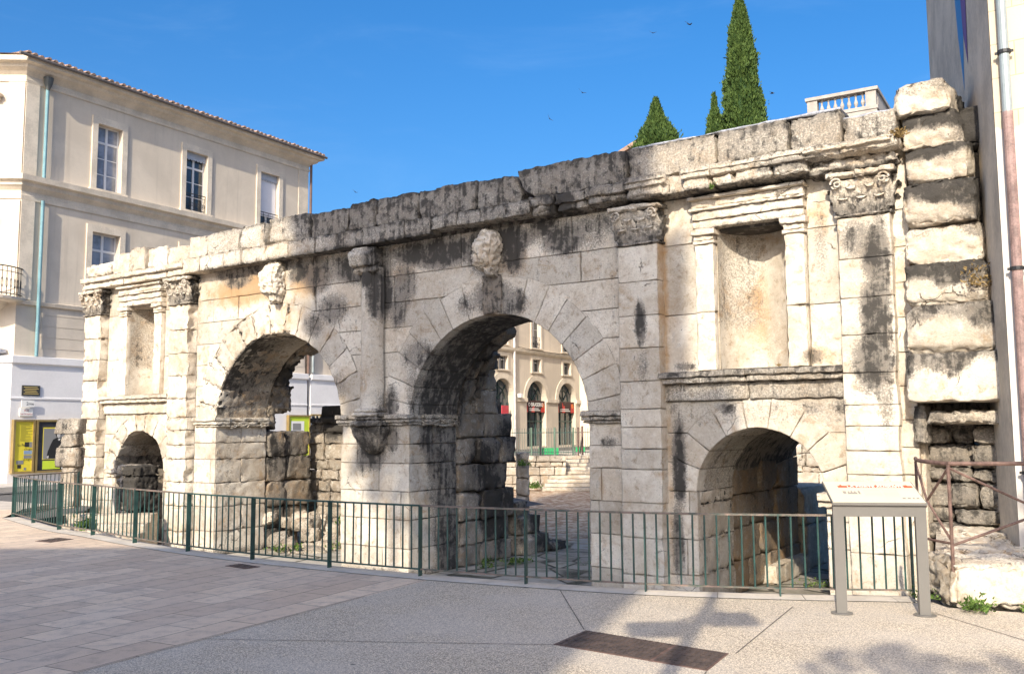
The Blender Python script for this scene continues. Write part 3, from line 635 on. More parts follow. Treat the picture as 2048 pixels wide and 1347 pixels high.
for k, (z0, z1, a, b) in enumerate([(5.45, 6.0, 10.6, 11.3), (4.95, 5.45, 10.7, 11.6), (4.35, 4.95, 10.75, 11.6), (3.85, 4.35, 10.8, 11.6), (3.3, 3.85, 10.9, 11.6), (2.7, 3.3, 11.0, 11.7), (2.04, 2.7, 11.1, 11.7), (5.95, 6.3, 10.9, 11.4)]):
    mb.rock((a, .1 if k else -.05, z0), (b, 1.1, z1), r=.06, res=.07, amp=.05, wear=.12, seed=500+k, tone=.4)
tower.part('backing_stones', mb, ROUGH, stain=dark_stain(.85, .05), smooth=True)
mb = MB()
mb.rock((10.12, -.30, 1.76), (11.2, .3, 1.93), r=.03, res=.05, amp=.03, freq=3, wear=.10, seed=31, tone=.75)
mb.rock((9.95, .32, 1.6), (11.4, .9, 2.08), r=.03, res=.08, amp=.05, wear=.1, seed=37, tone=.2); mb.rock((9.93, -.18, 1.50), (10.10, .3, 2.0), r=.03, res=.05, amp=.03, wear=.05, seed=32, tone=.6)
rr = random.Random(5)
def rubble(mb, s0, s1, z0, z1, d, hs, ws, seed, am=.04, jit=.12, res=.06, side='s'):
    r = random.Random(seed); z = z0
    while z < z1-.06:
        h = min(r.uniform(*hs), z1-z); s = s0
        while s < s1-.05:
            w = min(r.uniform(*ws), s1-s); e = r.uniform(-jit, jit)
            mb.rock((s+.01, d+e, z+.008), (s+w-.01, d+.5, z+h-.008), r=min(.03, h*.2), res=res, amp=am*.6, freq=4, wear=.05, cuts=7, cutd=.13, seed=r.randrange(9999), tone=r.uniform(.2, .9), tilt=r.uniform(-.03, .03), faces='xXyzZ'); s += w
        z += h
rubble(mb, 9.95, 11.3, .25, 1.74, .18, (.18, .38), (.28, .62), 55, am=.05, jit=.14)
tower.part('rubble_footing', mb, ROUGH, stain=dark_stain(.35, .25), smooth=True)
mb = MB(); mb.rock((9.86, .06, FLOOR), (10.02, 1.3, 5.6), r=.01, res=.12, amp=.012, wear=.02, seed=3, tone=.5)
tower.part('gate_return', mb, STONE, stain=lambda V: np.stack([.25+0*V[:, 0], .35+0*V[:, 0], 0*V[:, 0]], 1), smooth=True)

# ------------------------------------------------------------------ sunken court: floor, retaining walls, ruined passage walls
def W2(p): return tuple(GATE.w(p)[:2])
FENCE = [(-10.18, 19.09), (-9.14, 17.87), (-8.05, 16.64), (-7.05, 15.75), (-5.89, 14.63), (-4.70, 13.59), (-3.52, 12.70), (-2.33, 11.93), (-1.11, 11.22), (.14, 10.61), (1.41, 10.08), (2.75, 9.76), (4.05, 9.58)]
def crv(t):   # smooth curve through the posts
    i = int(min(max(math.floor(t), 0), len(FENCE)-2)); u = t-i
    P = [Vector(FENCE[min(max(i+k, 0), len(FENCE)-1)]) for k in (-1, 0, 1, 2)]
    return .5*((2*P[1])+(P[2]-P[0])*u+(2*P[0]-5*P[1]+4*P[2]-P[3])*u*u+(3*P[1]-P[0]-3*P[2]+P[3])*u**3)
def off(t, d):  # d>0 towards the court
    a, b = crv(max(t-.02, 0)), crv(min(t+.02, len(FENCE)-1)); v = (b-a).normalized(); p = crv(t); return (p.x-v.y*d, p.y+v.x*d)
EDGE = [off(k*.25, .13) for k in range(49)]
EDGE[-1] = (4.28, 9.72)
courtpoly = EDGE+[W2((9.96, -.35, 0)), W2((9.95, 1.4, 0)), W2((12, 8, 0)), (19, 33.5), (19, 41.9), (5.0, 42.0), (5.0, 44.6), (2.4, 44.6), (2.4, 42.0), (-1.6, 42.0), (-1.4, 29.5), W2((.1, 6, 0)), W2((0, 3.5, 0)), W2((-5, 3.4, 0)), W2((-5.4, 5.3, 0)), W2((-9.7, 5.3, 0)), W2((-10.3, .5, 0)), (-9.9, 21.6), (-10.35, 19.2)]
def sheet(name, polys, z, mat, holes=(), kind='structure'):
    mb = MB()
    for p in polys:
        loops = [list(p)]+[list(h) for h in holes]; flat_ = [q for l in loops for q in l]
        tri = tessellate_polygon([[Vector((q[0], q[1], 0)) for q in l] for l in loops])
        F = []
        for t in tri:
            a, b, c = (flat_[i] for i in t)
            if (b[0]-a[0])*(c[1]-a[1])-(b[1]-a[1])*(c[0]-a[0]) < 0: t = (t[0], t[2], t[1])
            F.append(tuple(t))
        mb.add([(q[0], q[1], z) for q in flat_], F)
    return tag(mb.build(name, mat), kind=kind)
GROUND = simple('ground_earth', (.28, .25, .21), .95, var=.15, scale=.2)
sheet('ground', [[(-600, -600), (600, -600), (600, 900), (-600, 900)]], -.13, ASPH, holes=[courtpoly])
# court floor: earth, dry needles and worn paving in one procedural sheet
m, nt, b = newmat('court_floor'); g = NT(nt); P = pos(g)
rot = g.n('ShaderNodeMapping', i_Vector=P, i_Rotation=(0, 0, PH+.1)); rot = rot.outputs[0]
wob = g.mix(.06, rot, g.n('ShaderNodeTexNoise', i_Vector=rot, i_Scale=1.3, i_Detail=4.).outputs[1], 'ADD')
vv = g.n('ShaderNodeMapping', i_Vector=wob, i_Scale=(.75, 1.25, 1.)).outputs[0]
ve = g.n('ShaderNodeTexVoronoi', feature='DISTANCE_TO_EDGE', i_Vector=vv, i_Scale=1.05, i_Randomness=.75).outputs['Distance']; vc = g.n('ShaderNodeTexVoronoi', i_Vector=vv, i_Scale=1.05, i_Randomness=.75).outputs['Color']
vs = g.n('ShaderNodeSeparateColor', i_0=vc).outputs[0]; gapm = g.ramp(ve, .045, .012)
n1 = g.noise(P, 2.2, 6, .65); n2 = g.noise(P, 25, 4, .7); sx = g.n('ShaderNodeSeparateXYZ', i_0=P)
slab = g.mix(gapm, g.mix(vs, (.30, .27, .225), (.44, .405, .345)), (.05, .048, .03)); slab = g.mix(g.ramp(n1, .46, .64, 0, .6), slab, (.15, .14, .10)); slab = g.mix(g.ramp(n2, .55, .7, 0, .4), slab, (.5, .46, .38))
needles = g.mix(g.ramp(g.noise(P, 4, 6, .7), .4, .6), (.30, .155, .075), (.62, .50, .36))
c = g.mix(g.ramp(g.math('ADD', sx.outputs[1], g.math('MULTIPLY', g.math('SUBTRACT', n1, .5), 9)), 22, 25), slab, needles)
nt.links.new(c, b.inputs['Base Color']); b.inputs['Roughness'].default_value = .95
hh = g.math('ADD', g.math('MULTIPLY', n1, .4), g.math('MULTIPLY', g.math('MULTIPLY', gapm, g.ramp(sx.outputs[1], 25, 22)), -.8)); nt.links.new(g.bump(hh, .7, .06), b.inputs['Normal'])
sheet('court_floor', [courtpoly], FLOOR, m)
RETW = stone_mat('retaining_stone', light=(.50, .44, .35), mid=(.34, .29, .22), bump=.8)
def rwall(name, label, pts, z0, z1, seed, hs=(.22, .4), ws=(.3, .8), mat=ROUGH, dk=.4, th=.35, jit=.03, cope=None, am=.02, res=.09, cat='wall', oc=.15, kz=None, group=None, wear=.05):
    """a wall of irregular coursed stones along a world-space line; faces the right-hand side of its direction"""
    a, b2 = np.array(pts[0], float), np.array(pts[-1], float); t = Thing(name, label, cat, WORLD, (pts[0][0], pts[0][1], z0), group)
    mb = MB()
    for (p, q) in zip(pts[:-1], pts[1:]):
        p = np.array(p, float); q = np.array(q, float); L = np.linalg.norm(q-p); d = (q-p)/L; yaw = math.atan2(d[1], d[0])
        r = random.Random(seed); z = z0
        def mp(v, p=p, d=d): w = v.copy(); w[:, 0] = p[0]+v[:, 0]*d[0]-v[:, 1]*d[1]; w[:, 1] = p[1]+v[:, 0]*d[1]+v[:, 1]*d[0]; return w
        while z < z1-.04:
            h = min(r.uniform(*hs), z1-z); h = z1-z if z1-z-h < .1 else h; s = 0
            while s < L-.02:
                w = r.uniform(*ws); w = L-s if L-s-w < .15 else w
                mb.rock((s+.006, r.uniform(-jit, jit), z+.005), (s+w-.006, th, z+h-.005), r=.025, res=res, amp=am, freq=3, wear=wear, seed=r.randrange(9999), tone=r.uniform(.15, .85), mapf=mp); s += w
            z += h
    t.part('stonework', mb, mat, stain=dark_stain(dk, oc), smooth=True)
    if cope:
        mb = MB()
        for (p, q) in zip(pts[:-1], pts[1:]):
            p = np.array(p, float); q = np.array(q, float); L = np.linalg.norm(q-p); d = (q-p)/L
            def mp(v, p=p, d=d): w = v.copy(); w[:, 0] = p[0]+v[:, 0]*d[0]-v[:, 1]*d[1]; w[:, 1] = p[1]+v[:, 0]*d[1]+v[:, 1]*d[0]; return w
            n = max(1, round(L/1.4))
            for k in range(n): mb.rock((L*k/n+.004, -.08, z1+.002), (L*(k+1)/n-.004, th+.05, z1+cope), r=.02, res=.12, amp=.012, wear=.03, seed=seed+k, tone=.6, mapf=mp)
        t.part('coping', mb, mat, stain=dark_stain(.25, .1), smooth=True)
    return t
# under the plaza edge (faces the court)
mb = MB(); v = []; f = []
for i, p in enumerate(EDGE): v += [(p[0], p[1], -.10), (p[0], p[1], FLOOR-.02)]
for i in range(len(EDGE)-1): f.append((2*i, 2*i+2, 2*i+3, 2*i+1))
mb.add(v, f); tag(mb.build('plaza_retaining_face', RETW, stain=dark_stain(.5, .1)), kind='structure')
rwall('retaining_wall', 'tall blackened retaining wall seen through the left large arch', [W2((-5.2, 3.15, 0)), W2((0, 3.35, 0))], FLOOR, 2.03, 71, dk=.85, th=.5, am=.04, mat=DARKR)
rwall('parapet_wall', 'dark stone parapet on the retaining wall behind the left large arch', [W2((-4.95, 3.28, 0)), W2((0, 3.42, 0))], 2.035, 2.34, 72, hs=(.49, .5), ws=(2, 3), dk=.6, th=.4, jit=.01, am=.01)
rwall('court_back_wall', 'low sunlit rubble wall with flat coping left of the court steps', [(-1.6, 42.0), (2.4, 42.0)], FLOOR, .22, 73, dk=.15, th=.5, cope=.26, oc=.2)
rwall('court_side_wall', 'low sunlit rubble wall right of the court steps', [(5.0, 42.0), (9, 42.0)], FLOOR, .1, 74, dk=.15, th=.5, oc=.2)
rwall('terrace_wall', 'sunlit rubble terrace wall seen through the right small arch', [(8.0, 34.0), (19, 34.0)], FLOOR, 1.5, 75, hs=(.2, .5), ws=(.3, .9), dk=.12, th=.8, jit=.08, am=.05, oc=.15)
rwall('upper_terrace_wall', 'upper rubble terrace with grass behind the lower terrace wall', [(9.0, 36.0), (19, 36.0)], 1.0, 3.2, 76, hs=(.2, .5), ws=(.3, .9), dk=.15, th=.8, jit=.1, am=.06, oc=.15)
st = Thing('court_steps', 'worn pale stone steps climbing out of the sunken court', 'steps', WORLD, (3.7, 42, FLOOR))
for k in range(9):
    x1 = 5.0; x0 = 2.42-.0*k; y0 = 41.0+.33*k
    mb = MB(); mb.rock((1.25+.14*k, y0, FLOOR+.165*k), (x1, y0+.36+(8-k)*.33*.2, FLOOR+.165*(k+1)-.003), r=.02, res=.12, amp=.012, wear=.04, seed=600+k, tone=.5+.03*k)
    st.part('step', mb, ROUGH, stain=dark_stain(.12, .1), smooth=True)
STREET2 = [(-30, 44.0), (-1.6, 42.4), (2.4, 42.4), (2.4, 44.0), (5.0, 44.0), (5.0, 42.4), (40, 42.4), (60, 120), (-10, 120)]
mb = MB(); loop = STREET2
tri = tessellate_polygon([[Vector((p[0], p[1], 0)) for p in loop]]); mb.add([(p[0], p[1], .33+.004*max(0, p[1]-42)) for p in loop], [tuple(t) for t in tri])
tag(mb.build('street', ASPH), kind='structure')
tag(MB().prism([(2.2, 50), (3.2, 46.5), (9, 47), (14, 58), (9.5, 60)], 'z', .3, .47).build('pavement_far', PAVE), kind='structure')
mb = MB(); # pavement along the house front
mb.box(-14, 60, -2.2, .4, -.3, .055); tag(mb.build('pavement', PAVE, frame=FAC), kind='structure')

# ruined walls inside the big arches and the small passage (gate coordinates)
def blocks(mb, lst, seed, **k):
    for i, (a, b, d0, d1, z0, z1) in enumerate(lst):
        kw = dict(r=.02, res=.07, amp=.024, freq=2.4, wear=.06, cuts=5, cutd=.16, seed=seed+i*3, tone=random.Random(seed+i).uniform(.2, .85)); kw.update(k)
        mb.rock((a, d0, z0+.004), (b, d1, z1-.004), **kw)
rw = Thing('ruined_passage_wall', 'blackened broken block wall standing inside the right large arch', 'wall', GATE, (.6, 2.5, FLOOR))
r = random.Random(33)
mb = MB(); L = []
ends = [(FLOOR, -.62, 3.4), (-.62, -.15, 3.35), (-.15, .45, 3.55), (.45, 1.0, 3.30), (1.0, 1.55, 3.5), (1.55, 2.05, 3.45), (2.05, 2.55, 2.95), (2.55, 3.0, 2.85), (3.0, 3.42, 2.9)]
for i, (z0, z1, e) in enumerate(ends):
    d = 1.47
    while d < e-.2:
        w = r.uniform(.45, .95); w = e-d if e-d-w < .35 else w
        x1 = .95+r.uniform(-.07, .04)
        if z0 > 2.0 and d < 2.0: d = 2.1; continue
        L.append((.1, x1, d+.006, d+w-.006, z0, z1)); d += w
blocks(mb, L, 700, amp=.025)
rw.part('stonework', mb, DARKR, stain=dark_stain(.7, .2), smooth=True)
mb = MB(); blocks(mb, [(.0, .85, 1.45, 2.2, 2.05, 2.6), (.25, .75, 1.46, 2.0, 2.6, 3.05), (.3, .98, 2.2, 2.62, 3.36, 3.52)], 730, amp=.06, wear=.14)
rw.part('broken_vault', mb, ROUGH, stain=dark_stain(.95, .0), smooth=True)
fr = Thing('fallen_blocks', 'low blackened blocks lying beyond the right large arch', 'stone blocks', GATE, (.9, 4.2, FLOOR))
mb = MB(); blocks(mb, [(.15, 1.05, 3.65, 4.7, FLOOR, -.62), (.15, .95, 3.7, 4.5, -.62, -.22), (.0, .8, 3.72, 4.2, -.22, .1), (.5, 1.15, 4.6, 5.3, FLOOR, -.85), (.2, .75, 2.2, 2.6, 1.5, 1.6)][:4], 740, wear=.06)
fr.part('stonework', mb, ROUGH, stain=dark_stain(.85, .05), smooth=True)
pr = Thing('pier_remnant', 'thin leaning stone pier stub in front of the sunlit court', 'pier', WORLD, (.4, 30, FLOOR))
mb = MB()
for k, (z0, z1) in enumerate([(FLOOR, -.4), (-.4, .15), (.15, .7), (.7, .95)]): mb.rock((.12, 29.6, z0), (.5, 30.6, z1), r=.04, res=.08, amp=.04, wear=.1, seed=760+k)
pr.part('stonework', mb, ROUGH, stain=dark_stain(.5, .2), smooth=True)
mb = MB()
def vault(mb, c, z, r0, r1, d0, d1, a0, a1, n, seed, amp, wear):
    q = random.Random(seed); rm = (r0+r1)/2
    for k in range(n):
        b0 = a0+(a1-a0)*k/n; b1 = a0+(a1-a0)*(k+1)/n
        def mp(v): a = v[:, 0]/rm; rr = v[:, 2]; w = v.copy(); w[:, 0] = c+rr*np.cos(a); w[:, 2] = z+rr*np.sin(a); return w
        mb.rock((b0*rm, d0, r0+q.uniform(0, .08)), (b1*rm, d1+q.uniform(-.25, .1), r1), r=.03, res=.07, amp=amp, freq=2.6, wear=wear, seed=q.randrange(9999), tone=q.uniform(.2, .6), mapf=mp)
vault(mb, CL, ZS, RL-.07, RL+.5, 1.46, 1.95, R(112), R(180), 5, 3, .035, .10); vault(mb, CL, ZS, RL+.02, RL+.5, 1.96, 2.5, R(135), R(180), 3, 4, .05, .14)
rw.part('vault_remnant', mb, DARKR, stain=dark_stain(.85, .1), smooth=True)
lw = Thing('ruined_passage_wall', 'stepped broken block wall standing inside the left large arch', 'wall', GATE, (-5, 2.5, FLOOR))
mb = MB(); L = []; r = random.Random(44)
for i, (z0, z1, e) in enumerate([(FLOOR, -.6, 2.5), (-.6, -.1, 2.85), (-.1, .5, 2.9), (.5, 1.1, 2.9), (1.1, 1.70, 2.85), (1.7, 2.05, 1.5)]):
    d = 1.47
    while d < e-.15:
        w = r.uniform(.5, .9); w = e-d if e-d-w < .35 else w
        L.append((-5.7, -4.80+r.uniform(-.05, .04), d+.006, d+w-.006, z0, z1)); d += w
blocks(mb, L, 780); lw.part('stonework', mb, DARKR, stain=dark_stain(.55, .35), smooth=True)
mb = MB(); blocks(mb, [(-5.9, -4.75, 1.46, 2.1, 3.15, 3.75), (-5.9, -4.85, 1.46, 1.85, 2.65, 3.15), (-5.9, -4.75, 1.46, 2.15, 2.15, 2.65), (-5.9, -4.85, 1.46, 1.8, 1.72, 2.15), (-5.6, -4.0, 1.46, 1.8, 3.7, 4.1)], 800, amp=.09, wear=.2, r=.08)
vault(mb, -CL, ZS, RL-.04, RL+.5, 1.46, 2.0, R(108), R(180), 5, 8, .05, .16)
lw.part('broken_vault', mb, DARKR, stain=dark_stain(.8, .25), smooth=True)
hp = Thing('rubble_heap', 'heap of fallen stones at the foot of the left large arch', 'rubble', GATE, (-3.9, 2.3, FLOOR))
mb = MB(); r = random.Random(12)
for k in range(60):
    u = r.uniform(0, 1); s = -4.9+1.9*u; d = r.uniform(1.2, 3.8); h = max(.05, (1-u)*1.15*r.uniform(.4, 1)-.15*abs(d-2.4)); sz = r.uniform(.12, .34)
    mb.rock((s-sz, d-sz*.8, FLOOR+h-.3), (s+sz, d+sz*.8, FLOOR+h), r=sz*.12, res=.07, amp=.03, freq=4, wear=.05, cuts=8, cutd=.2, seed=r.randrange(9999), tone=r.uniform(.2, .8), rot=r.uniform(0, 3), tilt=r.uniform(-.3, .3))
hp.part('stones', mb, ROUGH, stain=dark_stain(.25, .2), smooth=True)
# small right passage: left side wall and opposite wall
pw = Thing('passage_wall', 'long shaded ashlar wall lining the right small passage', 'wall', GATE, (6.4, 4, FLOOR))
mb = MB(); r = random.Random(66); L = []
zc = [FLOOR, -.5, .05, .6, 1.15, 1.7, 2.3, 2.8]
for i in range(len(zc)-1):
    d = 1.47
    while d < 4.7:
        w = r.uniform(.7, 1.3); w = 4.8-d if 4.8-d-w < .4 else w; st_ = .0 if d < 2.6 else .05
        if zc[i] > 1.6 and d > 6.6: break
        L.append((6.0, 6.72+st_+r.uniform(-.012, .012), d+.003, d+w-.003, zc[i], zc[i+1])); d += w
blocks(mb, L, 820, amp=.012, wear=.03, r=.015); pw.part('stonework', mb, DARKR, stain=dark_stain(.25, .5), smooth=True)  # darker stone puts the passage shade into the wall colour
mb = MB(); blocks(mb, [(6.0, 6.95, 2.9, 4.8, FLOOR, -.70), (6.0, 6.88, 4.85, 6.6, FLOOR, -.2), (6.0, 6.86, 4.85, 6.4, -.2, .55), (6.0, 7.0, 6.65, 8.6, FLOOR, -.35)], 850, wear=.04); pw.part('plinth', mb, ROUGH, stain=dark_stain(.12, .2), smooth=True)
pe = Thing('passage_wall', 'ashlar wall on the far right side of the right small passage', 'wall', GATE, (9.2, 4, FLOOR))
mb = MB(); blocks(mb, [(8.72, 9.6, d, d+1.4, z, z+.6) for d in (1.47, 2.88, 4.3) for z in (FLOOR, -.45, .15, .75, 1.35)], 860, wear=.03, amp=.012, r=.015); pe.part('stonework', mb, STONE, stain=dark_stain(.4, .3), smooth=True)
vr = Thing('added_passage_vault', 'added vault roof keeping sky light out of the right small passage', 'vault', GATE, (7.7, 3, 1.7))
mb = MB(); mb.prism(arcpts(CM, ZM, RM+.05)+[(CM+1.4, ZM), (CM+1.4, 2.2), (CM-1.4, 2.2), (CM-1.4, ZM)], 'y', 1.47, 4.4); vr.part('vault', mb, ROUGH, stain=dark_stain(.6, .2))  # roof added over the passage so sky light stays out
# left small arch: blocking stone and side wall
lb = Thing('passage_wall', 'dark ashlar wall lining the left small passage', 'wall', GATE, (-8.9, 3, FLOOR))
mb = MB(); blocks(mb, [(-9.6, -8.66, d, d+1.2, z, z+.6) for d in (1.47, 2.7) for z in (FLOOR, -.45, .15, .75, 1.35)], 870, wear=.03, amp=.012, r=.015); blocks(mb, [(-9.6, -7.2, 3.9, 4.5, z, z+.6) for z in (FLOOR, -.45, .15, .75)], 890); lb.part('stonework', mb, STONE, stain=dark_stain(.7, .3), smooth=True)
mb = MB(); mb.prism(arcpts(-CM, ZM, RM+.05)+[(-CM+1.2, ZM), (-CM+1.2, 1.95), (-CM-1.4, 1.95), (-CM-1.4, ZM)], 'y', 1.47, 3.0); lb.part('vault', mb, ROUGH, stain=dark_stain(.7, .2))  # added roof that keeps the left passage dark
bk = Thing('squat_stone_pillar', 'squat dark rough pillar of stone standing in the left small arch', 'pillar', GATE, (-8.1, -.3, FLOOR))
mb = MB(); blocks(mb, [(-8.36, -7.62, -.2, .5, FLOOR, -.2), (-8.34, -7.60, -.18, .5, -.2, .66), (-8.36, -7.58, -.22, .5, .66, .90)], 900, amp=.04, res=.04); bk.part('stonework', mb, ROUGH, stain=dark_stain(.95, .1), smooth=True)
# stacked blocks left of the gate
sb = Thing('stacked_stones', 'stack of carved antique blocks at the left end of the gate', 'stone blocks', WORLD, (-10.0, 21.4, -.1))
mb = MB()
for k, (x0, x1, z0, z1) in enumerate([(-10.28, -9.94, .0, .92), (-10.46, -9.90, .92, 1.36), (-10.34, -9.94, 1.36, 1.68), (-10.46, -9.90, 1.68, 2.02)]): mb.rock((x0, 21.2, z0), (x1, 21.6, z1), r=.02, res=.05, amp=.02, wear=.05, cuts=6, cutd=.14, seed=910+k, tone=.5)
sb.part('stonework', mb, ROUGH, stain=dark_stain(.3, .1), smooth=True)
for k in range(5):
    pass
ls = Thing('side_steps', 'low stone steps beside the left end of the gate', 'steps', WORLD, (-9, 20, FLOOR))
for k in range(5): ls.part('step', MB().rock((-10.1+.15*k, 21.0-.35*k, FLOOR), (-8.1, 21.4-.35*k, -.12-.18*k), r=.02, res=.15, amp=.01, seed=920+k), ROUGH, stain=dark_stain(.2, .1), smooth=True)

# ------------------------------------------------------------------ plaza
def rotm(g, P, ang): return g.n('ShaderNodeMapping', i_Vector=P, i_Rotation=(0, 0, ang)).outputs[0]
TD = math.atan2(.88, .475)                       # direction of the long paving joints
m, nt, b = newmat('paving_slabs'); g = NT(nt); P = pos(g)
br = g.n('ShaderNodeTexBrick', i_Vector=rotm(g, P, -TD), i_Color1=(.62, .465, .335, 1), i_Color2=(.82, .65, .475, 1), i_Mortar=(.08, .065, .05, 1), i_Scale=1., i_Mortar_Size=.006, i_Mortar_Smooth=.3, i_Brick_Width=.92, i_Row_Height=.36, i_Bias=-.1, offset=.43, squash=1.)
nA = g.noise(P, .7, 5, .6); nB = g.noise(P, 6, 6, .7); nC = g.noise(P, 90, 3, .6)
c = g.mix(g.ramp(nA, .4, .65, 0, .3), br.outputs[0], (.62, .52, .43)); c = g.mix(g.ramp(nB, .45, .72, 0, .55), c, (.32, .25, .20)); c = g.mix(g.ramp(g.noise(P, 1.7, 6, .7, 1.), .54, .7, 0, .4), c, (.30, .25, .21)); c = g.mix(g.ramp(nC, .45, .7, 0, .25), c, (.2, .18, .16))
sp = g.n('ShaderNodeTexVoronoi', i_Vector=P, i_Scale=2.2).outputs['Distance']; c = g.mix(g.math('MULTIPLY', g.math('LESS_THAN', sp, .035), .6), c, (.12, .11, .10))
nt.links.new(c, b.inputs['Base Color']); b.inputs['Roughness'].default_value = .75
nt.links.new(g.bump(g.math('ADD', g.math('MULTIPLY', br.outputs[1], -1.), g.math('MULTIPLY', nB, .12)), .5, .006), b.inputs['Normal']); SLAB = m
m, nt, b = newmat('exposed_aggregate'); g = NT(nt); P = pos(g)
nA = g.noise(P, .8, 5, .6); v1 = g.n('ShaderNodeTexVoronoi', i_Vector=P, i_Scale=95.); v2 = g.n('ShaderNodeTexVoronoi', i_Vector=P, i_Scale=210.)
c = g.mix(g.ramp(v1.outputs['Color'], .2, .8), (.45, .365, .265), (.84, .715, .535)); c = g.mix(g.ramp(v2.outputs['Distance'], .1, .5, .45, 0), c, (.80, .73, .64)); c = g.mix(g.ramp(v1.outputs['Distance'], .42, .68, 0, .75), c, (.18, .155, .13))
c = g.mix(g.ramp(nA, .35, .65, 0, .35), c, (.60, .54, .47)); c = g.mix(g.ramp(g.noise(P, 2.3, 7, .7), .56, .76, 0, .35), c, (.27, .24, .21))
sp = g.n('ShaderNodeTexVoronoi', i_Vector=P, i_Scale=1.3).outputs['Distance']; c = g.mix(g.math('MULTIPLY', g.math('LESS_THAN', sp, .03), .7), c, (.1, .09, .08))
nt.links.new(c, b.inputs['Base Color']); b.inputs['Roughness'].default_value = .85; nt.links.new(g.bump(v1.outputs['Distance'], .5, .004), b.inputs['Normal']); AGG = m
KERB = simple('pale_kerb_stone', (.60, .54, .46), .85, var=.08, scale=3, bump=.15)
def lin(p, q, t): return (p[0]+(q[0]-p[0])*t, p[1]+(q[1]-p[1])*t)
BAND = [off(t*.25, -.20) for t in range(49)]
# joint line between slabs and aggregate: through (-3.19,6.89) and (-1.56,9.91)
def onl(k): return (-3.19+.475*k, 6.89+.88*k)
xs = [i for i, p in enumerate(BAND) if (p[0]+3.19)*.88-(p[1]-6.89)*.475 < 0]; i0 = xs[-1]
a, b_ = BAND[i0], BAND[i0+1]; fa = (a[0]+3.19)*.88-(a[1]-6.89)*.475; fb = (b_[0]+3.19)*.88-(b_[1]-6.89)*.475; X0 = lin(a, b_, fa/(fa-fb))
left = BAND[:i0+1]+[X0, onl(-70), (-120, onl(-70)[1]), (-120, 12), (-16.0, 21.5), (-11.0, 21.0)]
right = [X0]+BAND[i0+1:]+[(4.15, 9.45), (4.18, 9.12), (4.75, 8.86), (9, 8.2), (60, 2), (60, -55), onl(-70)]
sheet('plaza_paving', [left], 0, SLAB); sheet('plaza_concrete', [right], 0, AGG)
# pale border strip along the railing, in separate stones
mb = MB(); r = random.Random(3); t = 0
while t < 11.99:
    t1 = min(12, t+.62)
    q = [off(t+.003, .13), off(t1-.003, .13), off(t1-.003, -.20), off(t+.003, -.20)]
    n = 4; A = [off(t+.002+(t1-t-.004)*k/n, -.2) for k in range(n+1)]; B = [off(t+.002+(t1-t-.004)*k/n, .13) for k in range(n+1)]
    v = [(p[0], p[1], .006) for p in A]+[(p[0], p[1], .006) for p in B]+[(p[0], p[1], -.12) for p in B]; f = [(k, k+1, n+1+k+1, n+1+k) for k in range(n)]+[(n+1+k, n+2+k, 2*n+3+k, 2*n+2+k) for k in range(n)]
    mb.add(v, f); t = t1
tag(mb.build('border_stones', KERB), kind='structure')
# saw-cut joints in the aggregate
JOINT = simple('joint_filler', (.13, .115, .10), .9)
mb = MB()
def strip(mb, p, q, w, z):
    p = Vector(p); q = Vector(q); d = (q-p).normalized(); n = Vector((-d.y, d.x))*w/2; mb.add([(*(p+n), z), (*(p-n), z), (*(q-n), z), (*(q+n), z)], [(0, 1, 2, 3)])
for p, q in [((.5, 10.2), (.61, 8.24)), ((-2.62, 7.98), (.33, 7.69)), ((1.72, 7.37), (2.71, 9.2)), ((1.38, 6.84), (.9, 5.6)), ((3.9, 9.0), (4.5, 6)), ((-3.19, 6.89), (-1.56, 9.91))]: strip(mb, p, q, .009, .004)
tag(mb.build('pavement_joints', JOINT), kind='structure')
# pavement, kerb and road at the far left
sheet('road', [[(-60, -20), (-18.5, 22.2), (-13.6, 30.0), (-6, 42.2), (2.4, 55), (-4, 58), (-14, 42), (-22, 28), (-70, 28)]], -.10, ASPH)
tag(MB().prism([(-120, 11.9), (-16.0, 21.4), (-11.0, 20.9), (-11.1, 22.4), (-13.0, 23.6), (-17, 25.2), (-120, 25)], 'z', -.14, .003).build('kerbed_pavement', PAVE), kind='structure')

# manhole covers
def cover(name, label, quad, z=.008, mat=None, split=None, group=None):
    t = Thing(name, label, 'manhole cover', WORLD, (quad[0][0], quad[0][1], 0), group)
    q = [Vector(p) for p in quad]
    m = MB(); segs = [(0, split), (split, 1)] if split else [(0, 1)]
    t.part('frame', MB().prism(quad, 'z', -.02, z-.003), RUST)
    c = sum(q, Vector((0, 0)))/4
    for a, b in segs:
        m = MB(); Q = [q[0].lerp(q[3], a), q[1].lerp(q[2], a), q[1].lerp(q[2], b), q[0].lerp(q[3], b)]; cc = sum(Q, Vector((0, 0)))/4
        Q = [cc+(p-cc)*(1-.02/(p-cc).length*1.2) for p in Q]; m.prism([tuple(p) for p in Q], 'z', -.01, z)
        # raised tread pattern
        nu = max(3, int((Q[3]-Q[0]).length/.055)); nv = max(3, int((Q[1]-Q[0]).length/.055))
        for i in range(nu):
            for j in range(nv):
                p = Q[0].lerp(Q[3], (i+.5)/nu).lerp(Q[1].lerp(Q[2], (i+.5)/nu), (j+.5)/nv); e = .017; an = .8 if (i+j) % 2 else 2.35
                dx, dy = e*math.cos(an), e*math.sin(an); ex, ey = -.006*math.sin(an), .006*math.cos(an)
                m.prism([(p.x-dx-ex, p.y-dy-ey), (p.x+dx-ex, p.y+dy-ey), (p.x+dx+ex, p.y+dy+ey), (p.x-dx+ex, p.y-dy+ey)], 'z', z-.001, z+.005)
        t.part('plate', m, mat)
    return t
IRONC = simple('rusty_cast_iron', (.13, .095, .08), .6, metal=.4, var=.25, scale=8, bump=.2, col2=(.075, .06, .055))
